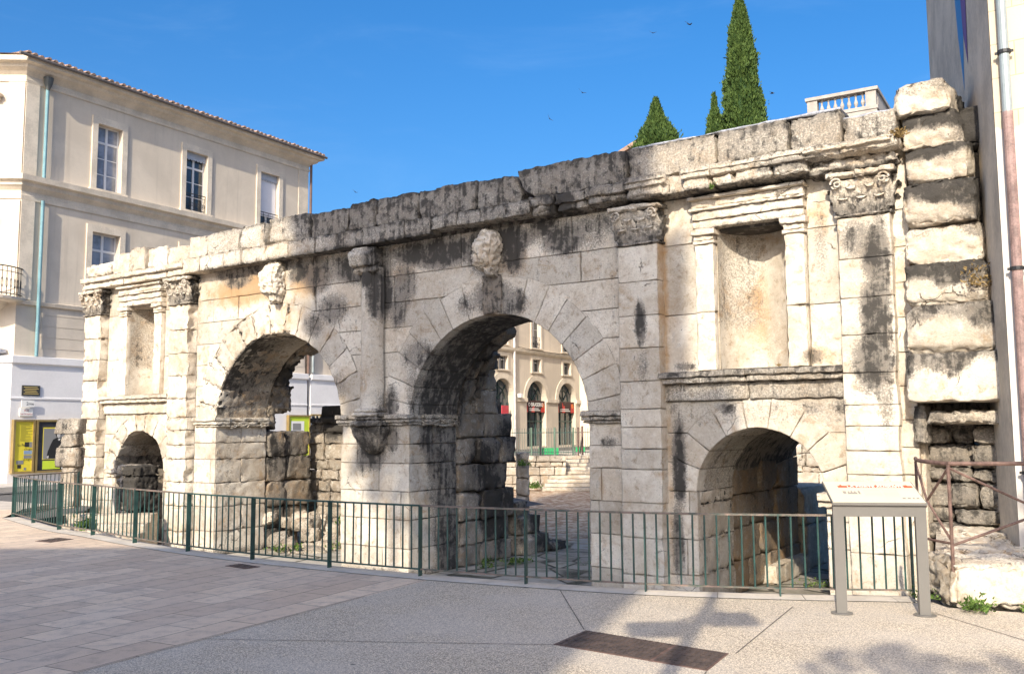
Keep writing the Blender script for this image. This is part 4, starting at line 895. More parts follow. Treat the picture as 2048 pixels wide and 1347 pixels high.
cover('manhole_cover', 'long rusty two-plate iron cover set in the concrete paving', [(.32, 7.70), (.62, 8.21), (1.66, 7.36), (1.39, 6.86)], mat=IRONC, split=.66)
cover('manhole_cover', 'small dark iron cover near the left end of the railing', [(-7.62, 14.98), (-7.45, 15.42), (-7.12, 15.22), (-7.28, 14.78)], mat=IRONC)
cover('manhole_cover', 'small dark iron cover in the shaded paving before the left large arch', [(-3.72, 12.16), (-3.58, 12.34), (-3.24, 12.06), (-3.38, 11.88)], mat=IRONC)

# ------------------------------------------------------------------ green railing
fen = Thing('green_railing', 'long curved dark green metal railing along the edge of the sunken court', 'railing', WORLD, (FENCE[6][0], FENCE[6][1], 0))
bar0 = None
for i in range(12):
    rail = [(*crv(i+k/8), .83) for k in range(9)]; low = [(*crv(i+k/8), .085) for k in range(9)]
    for L, hw, hh, nm in ((rail, .021, .010, 'top_rail'), (low, .016, .008, 'bottom_rail')):
        P = MB(); n = len(L); v = []; f = []
        for k, p in enumerate(L):
            a = Vector(L[max(k-1, 0)][:2]); b = Vector(L[min(k+1, n-1)][:2]); d = (b-a).normalized(); x, y = -d.y*hw, d.x*hw
            v += [(p[0]+x, p[1]+y, p[2]+hh), (p[0]-x, p[1]-y, p[2]+hh), (p[0]-x, p[1]-y, p[2]-hh), (p[0]+x, p[1]+y, p[2]-hh)]
        for k in range(n-1):
            for j in range(4): f.append((4*k+j, 4*k+(j+1) % 4, 4*k+4+(j+1) % 4, 4*k+4+j))
        P.add(v, f); o = fen.part(nm, P, RUSTR if i not in (5, 6, 7) else GREENP)
        if nm == 'top_rail': pan = o
    for k in range(1, 11 if i > 0 else 11):
        p = crv(i+k/11)
        if bar0 is None:
            m = MB(); m.tube([(0, 0, .09), (0, 0, .825)], .0105, 6); bar0 = m.build('bar', GREENP); bar0.parent = pan; bar0.location = (p.x-fen.b[0], p.y-fen.b[1], 0)
        else:
            c = bar0.copy(); COL.objects.link(c); c.parent = pan; c.location = (p.x-fen.b[0], p.y-fen.b[1], 0); c.rotation_euler = (random.Random(i*11+k).uniform(-.004, .004), random.Random(i*7+k).uniform(-.006, .006), 0)
bent = None
for i in range(13):
    p = crv(i) if i < 12 else Vector(FENCE[-1]); a = crv(max(i-.05, 0)); b = crv(min(i+.05, 12)); yaw = math.atan2((b-a).y, (b-a).x)
    m = MB()
    m.box(-.007, .007, -.034, .034, -.12, .838)
    c, s_ = math.cos(yaw), math.sin(yaw)
    for V in m.V:
        x = V[:, 0]*c-V[:, 1]*s_+p.x; y = V[:, 0]*s_+V[:, 1]*c+p.y; V[:, 0] = x; V[:, 1] = y
    fen.part('post', m, GREENP)
f2 = Thing('green_railing', 'short green railing returning from the far left corner to the stacked blocks', 'railing', WORLD, (-10, 20, 0))
A, B = Vector((-10.18, 19.14)), Vector((-9.72, 20.9)); f2.part('bottom_rail', MB().tube([(*A, .085), (*B, .085)], .01, 6), RUSTR); rl = f2.part('top_rail', MB().tube([(*A, .83), (*B, .83)], .014, 6), RUSTR)
for k in range(1, 15):
    p = A.lerp(B, k/15); f2.part('bar', MB().tube([(*p, .09), (*p, .825)], .0085, 6), GREENP, parent=rl)
f2.part('post', MB().box(B.x-.02, B.x+.02, B.y-.02, B.y+.02, -.1, .84), GREENP)

# ------------------------------------------------------------------ information lectern
lt = Thing('information_lectern', 'grey steel information lectern with a tilted cream panel, beside the rusty corner railing', 'information board', Frame((3.07, 8.87, 0), math.atan2(-.12, .72)), (0, 0, 0))
for x in (0, .735):
    m = MB(); m.box(x-.048, x+.048, -.028, .028, .008, 1.0); p = lt.part('post', m, GREYM)
    lt.part('foot_plate', MB().lathe([(0, .012), (.10, .012), (.10, .002)], (x, 0), 20), GREYM, parent=p)
lt.part('crossbar', MB().box(.0482, .6868, -.028, .028, .90, 1.0), GREYM)
PANEL = simple('printed_cream_panel', (.72, .62, .46), .4, var=.02, scale=5)
REDP = flat('printed_red', (.62, .10, .04)); GREYINK = flat('printed_grey', (.30, .27, .23)); WHITEINK = flat('printed_white', (.85, .84, .8))
tz, ty = math.tan(R(16)), 1.
def PT(x, y, e=0): return (x, y, 1.006+(y+.06)*tz+e)      # a point on the tilted panel
def slabm(x0, x1, y0, y1, e0, e1):
    m = MB(); v = [PT(x, y, e) for x in (x0, x1) for y in (y0, y1) for e in (e0, e1)]; return m.add(v, [(0, 1, 3, 2), (4, 6, 7, 5), (0, 4, 5, 1), (2, 3, 7, 6), (0, 2, 6, 4), (1, 5, 7, 3)])
pn = lt.part('panel', slabm(-.055, .79, -.06, .52, 0, .022), GREYM)
face = lt.part('printed_sheet', slabm(-.045, .78, -.05, .51, .0222, .0242), PANEL, parent=pn)
lt.part('title_band', slabm(.07, .765, .335, .385, .0244, .0256), REDP, parent=pn)
def text(s, size, mat, thing, parent, origin, ex, ey, depth=.0005, align='LEFT', name='lettering', bold=0):
    cu = bpy.data.curves.new('t', 'FONT'); cu.body = s; cu.size = size; cu.extrude = depth; cu.align_x = align; cu.resolution_u = 2; cu.offset = bold
    o = bpy.data.objects.new('t', cu); COL.objects.link(o); me = bpy.data.meshes.new_from_object(o); bpy.data.objects.remove(o)
    ex = np.array(ex, float); ey = np.array(ey, float); n = np.cross(ex, ey); n /= np.linalg.norm(n)
    V = np.array([v.co[:] for v in me.vertices]); W = np.array(origin)+V[:, :1]*ex+V[:, 1:2]*ey+V[:, 2:3]*n-np.array(thing.b)
    me.vertices.foreach_set('co', W.ravel()); me.materials.clear(); me.materials.append(mat); me.update(); me.name = name
    ob = bpy.data.objects.new(name, me); COL.objects.link(ob); ob.parent = parent; return ob
EY = (0, 1/math.hypot(1, tz), tz/math.hypot(1, tz))
text('LA PORTE AUGUSTE', .058, WHITEINK, lt, pn, PT(.155, .342, .0262), (1, 0, 0), EY, bold=.001)
m = MB()
for x0, x1, y0, y1 in [(.09, .12, .17, .24), (.13, .22, .16, .21), (.14, .15, .21, .24), (.165, .18, .21, .25), (.195, .21, .21, .24), (.23, .25, .16, .25), (.60, .63, .04, .075), (.645, .675, .04, .075), (.69, .71, .04, .075), (.725, .75, .04, .075)]:
    v = [PT(x, y, .0246) for x, y in ((x0, y0), (x1, y0), (x1, y1), (x0, y1))]; m.add(v, [(0, 1, 2, 3)])
for k in range(5):
    for x0, x1 in ((.28, .44), (.46, .60)):
        v = [PT(x, y, .0245) for x, y in ((x0, .12+.035*k), (x1, .12+.035*k), (x1, .124+.035*k), (x0, .124+.035*k))]; m.add(v, [(0, 1, 2, 3)])
lt.part('printed_drawing', m, GREYINK, parent=pn)
m = MB()
for x, w, h in ((.085, .03, .03), (.15, .05, .02), (.42, .02, .03), (.60, .02, .035), (.67, .06, .025)):
    v = [PT(x, .386, .0246), PT(x+w, .386, .0246), PT(x+w*.8, .386+h, .0246), PT(x+w*.3, .386+h*.7, .0246)]; m.add(v, [(0, 1, 2, 3)])
lt.part('printed_figures', m, REDP, parent=pn)

# ------------------------------------------------------------------ ledge, base blocks and rusty railing at the right
lg = Thing('stone_ledge', 'big pale base blocks and rough ledge under the rusty railing', 'stone ledge', WORLD, (4.6, 9.2, 0))
mb = MB()
mb.rock((4.30, 9.02, .0), (5.16, 9.9, .40), r=.05, res=.05, amp=.03, freq=2.5, wear=.07, seed=61, tone=.75, rot=R(-9)); 
mb.rock((5.17, 8.9, -.02), (6.4, 9.9, .41), r=.05, res=.06, amp=.03, wear=.07, seed=62, tone=.6, rot=R(-9))
lg.part('base_block', mb, STONE, stain=lambda V: np.stack([.1+.2*sstep(.3, .42, V[:, 2]), .1+0*V[:, 0], 0*V[:, 0]], 1), smooth=True)
mb = MB(); mb.rock((4.18, 9.14, .0), (4.46, 9.75, .44), r=.10, res=.035, amp=.05, freq=4, wear=.08, seed=63, tone=.2, rot=R(4), pf=14)
lg.part('side_block', mb, ROUGH, stain=dark_stain(.35, .2), smooth=True)
mb = MB(); r = random.Random(4)
mb.prism([(4.3, 9.3), (6.5, 8.9), (9, 9.5), (8.2, 12.9), (5.85, 13.0), (5.35, 11.9), (4.56, 10.2)], 'z', -.1, .33, tone=.5)
for k in range(26):
    y = r.uniform(9.9, 12.3); s_ = r.uniform(.15, .4); x = max(.46*y+s_, r.uniform(4.5, 6.9)); mb.rock((x-s_, y-s_*.8, .15), (x+s_, y+s_*.8, r.uniform(.34, .42)), r=.05, res=.08, amp=.04, wear=.06, seed=r.randrange(9999), tone=r.uniform(.4, .9), rot=r.uniform(0, 3))
lg.part('ledge', mb, ROUGH, stain=dark_stain(.15, .15), smooth=False)
rr = Thing('rusty_railing', 'rusted iron corner railing with crossed diagonal bars on the ledge', 'railing', WORLD, (4.26, 9.14, .4))
A = Vector((4.27, 9.16)); Bv = Vector((5.9, 8.93)); Cc = Vector((4.36, 10.1))
def arcp(t): # bulging side
    p = A.lerp(Cc, t); return (p.x-.10*math.sin(t*math.pi), p.y)
rr.part('corner_post', MB().tube([(*A, .30), (*A, 1.36)], .018, 8), RUST)
rr.part('end_post', MB().tube([(*Cc, .30), (*Cc, 1.36)], .016, 8), RUST); rr.part('end_post', MB().tube([(*Bv, .2), (*Bv, 1.36)], .018, 8), RUST)
rr.part('handrail', MB().tube([(*Bv, 1.37), (*A, 1.37)]+[(*arcp(k/10), 1.37+.02*k/10) for k in range(1, 11)], .021, 8), RUST)
rr.part('bottom_rail', MB().tube([(*A, .60)]+[(*arcp(k/10), .60) for k in range(1, 11)], .013, 8), RUST)
for a, b in (((*A, 1.33), (*arcp(1.), .62)), ((*A, .62), (*arcp(1.), 1.33)), ((*A, 1.33), (*Bv, .52)), ((*A, .58), (*Bv, 1.2))):
    rr.part('diagonal_bar', MB().tube([a, ((a[0]+b[0])/2-(.06 if b[1] > 9.5 else 0), (a[1]+b[1])/2, (a[2]+b[2])/2), b], .0135, 6), RUST)

# ------------------------------------------------------------------ tall house at the right edge
CR = np.array([5.80, 10.78, 0]); RH = Frame(CR, -PH)
rh = Thing('right_house', 'tall cream rendered house rising at the right edge of the picture', 'house', RH, (0, 0, 0))
sd = np.array([.343*math.cos(PH)-.94*math.sin(PH), .343*math.sin(PH)+.94*math.cos(PH)])   # side wall direction in house frame
SD = tuple(sd*7.6)
m, nt, b = newmat('patched_render'); g = NT(nt); P = pos(g)
br = g.n('ShaderNodeTexBrick', i_Vector=g.n('ShaderNodeMapping', i_Vector=rotm(g, P, PH), i_Rotation=(math.pi/2, 0, 0)).outputs[0], i_Color1=(.62, .52, .37, 1), i_Color2=(.68, .58, .43, 1), i_Mortar=(.42, .34, .24, 1), i_Scale=1., i_Mortar_Size=.006, i_Brick_Width=1.1, i_Row_Height=.42)
sz = g.n('ShaderNodeSeparateXYZ', i_0=P).outputs[2]; nA = g.noise(P, 1.1, 5, .6)
c = g.mix(g.ramp(g.math('ADD', sz, g.math('MULTIPLY', nA, 1.2)), 5.95, 6.0), (.70, .655, .60), br.outputs[0]); c = g.mix(g.ramp(g.noise(P, 3, 6, .7), .5, .8, 0, .4), c, (.45, .37, .28))
nt.links.new(c, b.inputs['Base Color']); b.inputs['Roughness'].default_value = .9; nt.links.new(g.bump(g.noise(P, 30, 4, .6), .2, .01), b.inputs['Normal'])
PATCH = m
SIDEM = simple('streaked_side_render', (.62, .54, .43), .9, var=.12, scale=1.2, bump=.1)
m = MB(); m.prism([(0, 0), (9, 0), (9, 8), (SD[0], SD[1])], 'z', -.1, 13.0); m.F = [m.F[k] for k in range(len(m.F))]
rh.part('wall', m, PATCH)
# side wall finish, 6 mm proud
nrm = (-sd[1]*.006, sd[0]*.006)
def side_patch(u0, u1, z0, z1, e=1.): return MB().add([(sd[0]*u0-sd[1]*.006*e, sd[1]*u0+sd[0]*.006*e, z0), (sd[0]*u1-sd[1]*.006*e, sd[1]*u1+sd[0]*.006*e, z0), (sd[0]*u1-sd[1]*.006*e, sd[1]*u1+sd[0]*.006*e, z1), (sd[0]*u0-sd[1]*.006*e, sd[1]*u0+sd[0]*.006*e, z1)], [(0, 1, 2, 3)])
rh.part('side_render', side_patch(.0, 7.59, 0, 13), SIDEM)
MUR1 = flat('mural_blue', (.03, .22, .50)); MUR2 = flat('mural_purple', (.16, .06, .22))
def mur(pts, e, mat):
    m = MB(); m.add([(sd[0]*u-sd[1]*.006*e, sd[1]*u+sd[0]*.006*e, z) for u, z in pts], [tuple(range(len(pts)))]); rh.part('painted_mural', m, mat)
mur([(1.9, 9.2), (3.3, 9.2), (2.9, 7.6), (2.5, 6.6)][::-1], 1.5, MUR1); mur([(1.7, 9.2), (2.5, 8.6), (2.3, 7.4), (1.95, 6.8)][::-1], 2., MUR2)
pp = Thing('downpipe', 'grey and rusty downpipe running down the tall right house', 'pipe', RH, (.13, -.1, 0))
m = MB(); m.tube([(.15, -.09, 5.35), (.15, -.09, 13)], .055, 12); pp.part('upper_pipe', m, ZINC, smooth=False)
m = MB(); m.tube([(.15, -.09, -.1), (.15, -.09, 5.42)], .058, 12); pp.part('lower_pipe', m, simple('rusty_pipe', (.30, .20, .18), .6, var=.25, scale=4, bump=.1))
for z in (6.15, 3.55, 1.2): pp.part('bracket', MB().tube([(.15, -.09, z-.02), (.15, -.09, z+.02)], .075, 12).box(.05, .25, -.10, -.08, z-.015, z+.015), IRON)

# ------------------------------------------------------------------ houses on the left street
def facade_wall(mb, x0, x1, z0, z1, ops, depth=.28, y=0., thick=.3):
    """front wall with openings; ops: (xa, xb, za, zb) or (xa, xb, za, zb, 'arch') with zb the springing height"""
    holes = []
    for o in ops:
        if len(o) == 5:
            c, r = (o[0]+o[1])/2, (o[1]-o[0])/2; holes.append([(o[0], o[2])]+arcpts(c, o[3], r, 16)+[(o[1], o[2])])
        else: holes.append([(o[0], o[2]), (o[0], o[3]), (o[1], o[3]), (o[1], o[2])])
    mb.prism([(x0, z0), (x1, z0), (x1, z1), (x0, z1)], 'y', y, y+thick, holes=holes); return mb
def window(th, x0, x1, z0, z1, y=.2, glass=None, style='tall', rail=False, blind=0., valance=False, sur=.22, rows=4):
    wn_ = th.part('window', MB().box(x0+.001, x1-.001, y+.06, y+.08, z0+.001, z1-.001), DARK)
    fw = .055; m = MB(); m.box(x0, x0+fw, y, y+.05, z0, z1); m.box(x1-fw, x1, y, y+.05, z0, z1); m.box(x0+fw, x1-fw, y, y+.05, z1-fw, z1); m.box(x0+fw, x1-fw, y, y+.05, z0, z0+fw)
    c = (x0+x1)/2; m.box(c-.045, c+.045, y-.01, y+.05, z0+fw, z1-fw); zt = z0+(z1-z0)*.74; m.box(x0+fw, x1-fw, y-.012, y+.052, zt-.04, zt+.04)
    for k in range(1, rows-1): zz = z0+(zt-z0)*k/(rows-1); m.box(x0+fw, x1-fw, y+.005, y+.045, zz-.016, zz+.016)
    th.part('frame', m, WOODW, parent=wn_)
    th.part('pane', MB().box(x0+.01, x1-.01, y+.02, y+.028, z0+.01, z1-.01), glass or GLASS, parent=wn_)
    if sur:
        m = MB(); s = sur; m.prism([(x0-s, z0-.02), (x0-s, z1+s+.04), (x1+s, z1+s+.04), (x1+s, z0-.02), (x1, z0-.02), (x1, z1), (x0, z1), (x0, z0-.02)], 'y', -.06, .001)
        m.box(x0-s-.05, x1+s+.05, -.11, .0, z0-.10, z0-.021); th.part('surround', m, CREAMT, parent=wn_)
    if blind: th.part('shutter', MB().box(x0+.03, x1-.03, y-.05, y-.03, z1-(z1-z0)*blind, z1-.02), simple('white_roller_blind', (.74, .73, .76), .6, var=.02), parent=wn_)
    if valance:
        pts = [(x0+.01, z1-.01)]; n = 7
        pts = [(x0+.01, z1-.005), (x0+.01, z1-.26)]
        for k in range(n*6+1): u = k/(n*6); pts.append((x0+.01+(x1-x0-.02)*u, z1-.27-.06*abs(math.sin(u*n*math.pi))))
        pts += [(x1-.01, z1-.26), (x1-.01, z1-.005)]; th.part('valance', MB().prism(pts, 'y', y-.10, y-.085), simple('grey_valance', (.42, .45, .50), .6, var=.05), parent=wn_)
    if rail: railing(th, wn_, x0, x1, z0, .7, y-.16)
    return wn_
def railing(th, parent, x0, x1, z0, h, y):
    m = MB(); m.tube([(x0, y, z0+h), (x1, y, z0+h)], .018, 6); m.tube([(x0, y, z0+.06), (x1, y, z0+.06)], .012, 6); m.tube([(x0, y, z0+h-.12), (x1, y, z0+h-.12)], .01, 6)
    n = max(3, int((x1-x0)/.24)); w = (x1-x0)/n
    for k in range(n+1): m.tube([(x0+w*k, y, z0+.06), (x0+w*k, y, z0+h)], .009, 5)
    for k in range(n):
        for sgn in (-1, 1):
            pts = [];
            for j in range(17): a = j/16*math.pi*1.7; rr = w*.24*(1-.4*j/16); pts.append((x0+w*(k+.5)+sgn*(w*.22-rr*math.cos(a)), y, z0+h*.42+rr*1.2*math.sin(a)*(1)))
            m.tube(pts, .008, 5)
            m.tube([(p[0], p[1], 2*(z0+h*.40)-p[2]) for p in pts], .008, 5)
    return th.part('balcony_railing', m, IRON, parent=parent)
LX = -.75                                      # corner of the long front
ldir = FAC.M.T@np.array([-1, -.06, 0]); LD = (ldir[0], ldir[1])
def Lp(k, o=0): return (LX+LD[0]*k, LD[1]*k)
L1 = 12.7
path = [Lp(9), (LX, 0), (L1, 0), (L1+.0, 9)]
lh = Thing('corner_house', 'cream corner house with three tall top windows and a tiled eave', 'house', FAC, (6, 0, 0))
ops = [(1.97, 2.98, 10.52, 12.93), (5.88, 6.93, 10.52, 12.93), (9.80, 10.88, 10.52, 12.98), (1.9, 3.02, 6.5, 8.90), (5.85, 6.97, 6.5, 8.90), (9.78, 10.9, 6.5, 8.9)]
m = facade_wall(MB(), LX, L1, 0, 14.0, ops); m.box(LX+.02, L1-.02, .55, 9, .0, 14.0)
m.prism([(L1-.01, .3), (L1, .3), (L1, 9), (L1-.01, 9)], 'z', 0, 14)
LF = Frame(FAC.w((*Lp(9), 0)), FAC.yaw+math.atan2(-LD[1], -LD[0]))   # frame of the left wing front
m.prism([Lp(0), Lp(9), (Lp(9)[0]-LD[1]*-.0+.0, Lp(9)[1]+3), (LX+.0, 3)], 'z', 4.25, 14.0)
lh.part('wall', m, CREAM)
for k, o in enumerate(ops): window(lh, *o, glass=GLASSL if k in (0, 3) else GLASS, rail=k in (1, 2), blind=.78 if k == 2 else 0, valance=k in (1, 2), rows=4)
m = MB(); m.sweep(path, [(-.02, 13.62), (.04, 13.62), (.06, 13.72), (.03, 13.74), (.03, 13.86), (.16, 13.98), (.30, 14.06), (.34, 14.16), (.52, 14.2), (.55, 14.36), (-.02, 14.4)]); lh.part('eave_cornice', m, CREAMT)
m = MB(); m.sweep(path, [(-.02, 9.55), (.04, 9.55), (.05, 9.7), (.03, 9.72), (.03, 9.84), (.12, 9.94), (.20, 10.0), (.22, 10.12), (.36, 10.16), (.38, 10.34), (-.02, 10.42)]); lh.part('string_course', m, CREAMT)
m = MB(); m.sweep(path, [(-.02, 5.98), (.10, 5.98), (.13, 6.10), (-.02, 6.14)]); lh.part('string_course', m, CREAMT)
m = MB()
for z in (4.55, 4.93, 5.31, 5.69): m.box(.15, 12.65, -.012, .0, z, z+.355)
lh.part('rusticated_band', m, CREAM)
for q in ((LX-.001, -.28, -.05, .0, 6.15, 9.54), (LX-.001, -.28, -.05, .0, 10.43, 13.61), (12.1, 12.701, -.03, .0, 10.43, 13.61)): lh.part('corner_strip', MB().box(*q), CREAMT)
# roof with barrel tiles
m = MB(); m.sweep([Lp(9), (LX, 0), (L1, 0), (L1, 9)], [(.50, 14.40), (.56, 14.42), (-3.8, 15.0), (-3.8, 14.4)])
rf = lh.part('roof', m, TILE)
m = MB(); n = int((L1-LX+1)/.24)
for k in range(n):
    x = LX-.3+.24*k; v = []; f = []
    for i in range(5):
        a = math.pi*i/4; cx, cz = .085*math.cos(a), .085*math.sin(a)
        for y, zz in ((-.66+.03*(k % 3), 14.41), (3.0, 14.93)): v.append((x+cx, y, zz+cz))
    for i in range(4): f.append((2*i, 2*i+1, 2*i+3, 2*i+2))
    f.append((0, 2, 4, 6, 8)); m.add(v, f)
lh.part('tile_ridges', m, TILE, parent=rf)
m = MB(); m.tube([(LX-.6, -.60, 14.34), (L1+.6, -.60, 14.34)], .06, 8); lh.part('gutter', m, simple('old_gutter', (.16, .14, .13), .6))
# white ground storey, continuing under the neighbour
m = MB(); m.sweep([Lp(9), (LX-.1, -.10), (L1, -.10)], [(-.12, 0), (.05, 0), (.05, 3.95), (.14, 4.0), (.14, 4.22), (-.12, 4.26)])
gs = lh.part('ground_storey', m, WHITER)
m = MB(); m.sweep([Lp(9), (LX-.1, -.10), (L1, -.10)], [(.04, 2.80), (.08, 2.80), (.08, 2.86), (.04, 2.88)]); lh.part('ledge', m, WHITER, parent=gs)
def fpipe(th, x, z0, z1, mat=TEAL, y=-.14, r=.06, name='drainpipe'):
    m = MB(); m.tube([(x, y, z0), (x, y, z1)], r, 10); p = th.part(name, m, mat, smooth=False); return p
fpipe(lh, -.06, 4.25, 9.6); p = fpipe(lh, -.06, 10.35, 13.75); lh.part('rain_hopper', MB().lathe([(.05, 13.5), (.14, 13.75), (.17, 13.95), (.1, 13.96)], (-.06, -.16), 12), simple('dark_zinc', (.10, .11, .11), .5), parent=p)
fpipe(lh, 12.80, 4.25, 14.0, simple('brown_pipe', (.16, .10, .08), .6), y=-.1)
# left wing: window surrounds, balcony, drum
def Lw(m, x0, x1, d, z0, z1):   # box on the left wing; x measured from the corner leftwards
    a, b = Lp(x0), Lp(x1); n = (LD[1]*-1, LD[0]); n = (-n[0], -n[1])
    if n[1] > 0: n = (-n[0], -n[1])
    return m.prism([a, b, (b[0]+n[0]*d, b[1]+n[1]*d), (a[0]+n[0]*d, a[1]+n[1]*d)], 'z', z0, z1)
for z0, z1 in ((10.43, 13.6), (6.15, 9.5)): lh.part('corner_strip', Lw(MB(), .0, .55, .06, z0, z1), CREAMT)
for z in (10.45, 6.2):
    m = MB(); Lw(m, .95, 3.2, .08, z, z+2.5); Lw(m, .8, 3.4, .20, z+2.5, z+2.62); Lw(m, .75, 3.45, .26, z+2.62, z+2.72); s_ = lh.part('window_surround', m, CREAMT)
    m = MB(); Lw(m, 1.2, 3.0, .085, z+.05, z+2.3); lh.part('pane', m, GLASSL, parent=s_)
# curved corner balcony
bp = Lp(1.2); n2 = 18
m = MB(); m.lathe([(0, 6.02), (1.35, 6.02), (1.42, 6.08), (1.42, 6.16), (0, 6.18)], bp, 28); m.lathe([(0, 5.2), (.35, 5.3), (.5, 5.6), (.9, 5.9), (1.0, 6.02)], bp, 28); bl = lh.part('balcony', m, CREAMT)
m = MB()
ringp = lambda z, r=1.33: [(bp[0]+r*math.cos(a*.2), bp[1]+r*math.sin(a*.2), z) for a in range(32)]
m.tube(ringp(7.15), .022, 6); m.tube(ringp(6.25), .015, 6); m.tube(ringp(6.98), .012, 6)
for k in range(52):
    a = 2*math.pi*k/52; x, y = bp[0]+1.33*math.cos(a), bp[1]+1.33*math.sin(a); m.tube([(x, y, 6.18), (x, y, 7.15)], .011, 5)
    for s2 in (-1, 1):
        pts = [(bp[0]+1.33*math.cos(a+s2*.03*math.cos(j/10*5)), bp[1]+1.33*math.sin(a+s2*.03*math.cos(j/10*5)), 6.6+.16*math.sin(j/10*5)) for j in range(11)]; m.tube(pts, .009, 4)
lh.part('balcony_railing', m, IRON, parent=bl)
dp = Lp(1.25)
m = MB(); m.lathe([(0, 3.0), (.45, 3.05), (.62, 3.35), (.70, 3.5), (.70, 3.55), (.62, 3.57), (.62, 4.28), (.8, 4.33), (.8, 4.45), (0, 4.5)], (dp[0]+.1, dp[1]-.2), 24); lh.part('corner_drum', m, WHITER)
m = MB(); m.lathe([(0, 4.5), (.1, 4.52), (.06, 4.7), (0, 4.85)], (dp[0]+.35, dp[1]-.4), 10); lh.part('finial', m, ZINC)
# display cases, plaques and street signs
BRASS = simple('brass_frame', (.42, .30, .12), .35, metal=.5, var=.1); LIME = flat('lime_poster', (.55, .70, .05)); YEL = flat('yellow_poster', (.74, .62, .05)); BLKP = simple('black_velvet', (.04, .04, .045), .7, var=.2)
INK = flat('black_ink', (.03, .03, .03)); SKINP = flat('grey_photo_skin', (.55, .53, .50)); GREYP = flat('grey_photo_ground', (.25, .25, .245)); COATP = flat('black_photo_coat', (.02, .02, .02)); BLUEP = flat('blue_photo', (.25, .35, .5))
def case(name, label, x0, x1, z0, z1, back, fr=FAC, y=-.25):
    t = Thing(name, label, 'display case', fr, (x0, y, z0))
    t.part('back_board', MB().box(x0, x1, y-.02, y+.09, z0, z1), back)
    m = MB(); w = .07
    m.box(x0-w, x0, y-.06, y+.09, z0-w, z1+w); m.box(x1, x1+w, y-.06, y+.09, z0-w, z1+w); m.box(x0, x1, y-.06, y+.09, z1, z1+w); m.box(x0, x1, y-.06, y+.09, z0-w, z0); t.part('frame', m, BRASS); return t
c1 = case('display_case', 'brass-framed yellow poster case left of the portrait case', -.74, -.14, .42, 2.05, YEL)
def quad(t, x0, x1, z0, z1, mat, y, name='printed_picture', parent=None): return t.part(name, MB().box(x0, x1, y, y+.004, z0, z1), mat, parent=parent)
bb = c1.e.children[0]
for x0, x1, z0, z1, mt in ((-.40, -.25, 1.22, 1.38, INK), (-.24, -.06, 1.20, 1.38, GREYP), (-.42, -.06, .98, 1.10, BLUEP), (-.42, -.06, .84, .95, GREYP), (-.66, -.42, .66, .78, GREYP), (-.62, -.50, .52, .64, INK), (-.40, -.32, .46, .54, GREYP)): quad(c1, x0, x1, z0, z1, mt, -.276, parent=bb)
m = MB()
for k in range(16): m.box(-.56+.0*k, -.56+.42*(.7+.3*math.sin(k*2.3)), -.275, -.272, 1.42+.035*k, 1.432+.035*k)
c1.part('printed_lines', m, flat('faded_ink', (.35, .30, .05)), parent=bb)
for s_, x, z, sz in (('La Porte', -.64, 1.25, .11), ("d'Auguste", -.42, 1.12, .09), ('La Ligne', -.44, .78, .09)): text(s_, sz, INK, c1, bb, (x, -.2765, z), (1, 0, 0), (0, 0, 1), name='lettering')
c2 = case('display_case', 'black display case with a portrait photograph of a man in a dark coat', .04, 1.98, .42, 2.05, BLKP)
bb = c2.e.children[0]; y = -.277
quad(c2, .22, 1.18, .78, 1.86, YEL, y, parent=bb); quad(c2, .24, 1.16, .80, 1.82, GREYP, y-.005, parent=bb)
def fig(pts, mat, dy, name='printed_portrait'): c2.part(name, MB().prism(pts, 'y', y-dy, y-dy+.003), mat, parent=bb)
fig([(.36, .82), (.40, 1.05), (.50, 1.30), (.58, 1.45), (.72, 1.52), (.86, 1.50), (1.0, 1.40), (1.1, 1.1), (1.14, .82)], COATP, .011)
fig([(.76+.10*math.cos(a*.4), 1.64+.14*math.sin(a*.4)) for a in range(16)], COATP, .012); fig([(.77+.065*math.cos(a*.4), 1.60+.10*math.sin(a*.4)) for a in range(16)], SKINP, .015)
fig([(.36, .88), (.43, .92), (.44, .84), (.38, .82)], SKINP, .016); fig([(.74, 1.08), (.84, 1.24), (.88, 1.20), (.80, 1.06)], SKINP, .016); fig([(.74, 1.45), (.84, 1.49), (.80, 1.41)], WHITEINK, .016)
quad(c2, .24, .86, .46, .74, LIME, y, parent=bb); quad(c2, .92, 1.16, .46, .60, WHITEINK, y, parent=bb)
LWF = LF
c3 = Thing('display_case', 'lime green poster in the case at the very left edge', 'display case', WORLD, (-16.9, 30.8, .4))
px, py = FAC.w((*Lp(.25, 0), 0))[:2]; n_ = (-.06, 1)
m = MB(); m.box(px-1.6, px-.02, 30.98, 31.1, .42, 2.0); bb3 = c3.part('poster', m, LIME)
m = MB(); m.box(px-.02, px+.07, 30.94, 31.1, .35, 2.07); m.box(px-1.6, px-.02, 30.94, 31.1, 2.0, 2.07); m.box(px-1.6, px-.02, 30.94, 31.1, .35, .42); c3.part('frame', m, BRASS)
m = MB(); m.box(px-.55, px-.28, 30.97, 30.979, 1.35, 1.72); c3.part('printed_picture', m, WHITEINK); m = MB(); m.box(px-.50, px-.33, 30.96, 30.969, 1.45, 1.66); c3.part('printed_picture', m, BLUEP)
PLQ = flat('dark_plaque', (.05, .05, .045)); GOLD = flat('gilt_letters', (.55, .42, .15))
pq = Thing('stone_plaque', 'dark plaque with gilt lettering above the street name sign', 'plaque', FAC, (-.5, -.2, 2.9)); pb = pq.part('plate', MB().box(-.52, .10, -.19, -.155, 2.92, 3.26), PLQ)
m = MB()
for k in range(5): m.box(-.47+.05*(k % 2), .05-.04*(k % 3), -.194, -.191, 2.97+.055*k, 2.995+.055*k)
pq.part('lettering', m, GOLD, parent=pb)
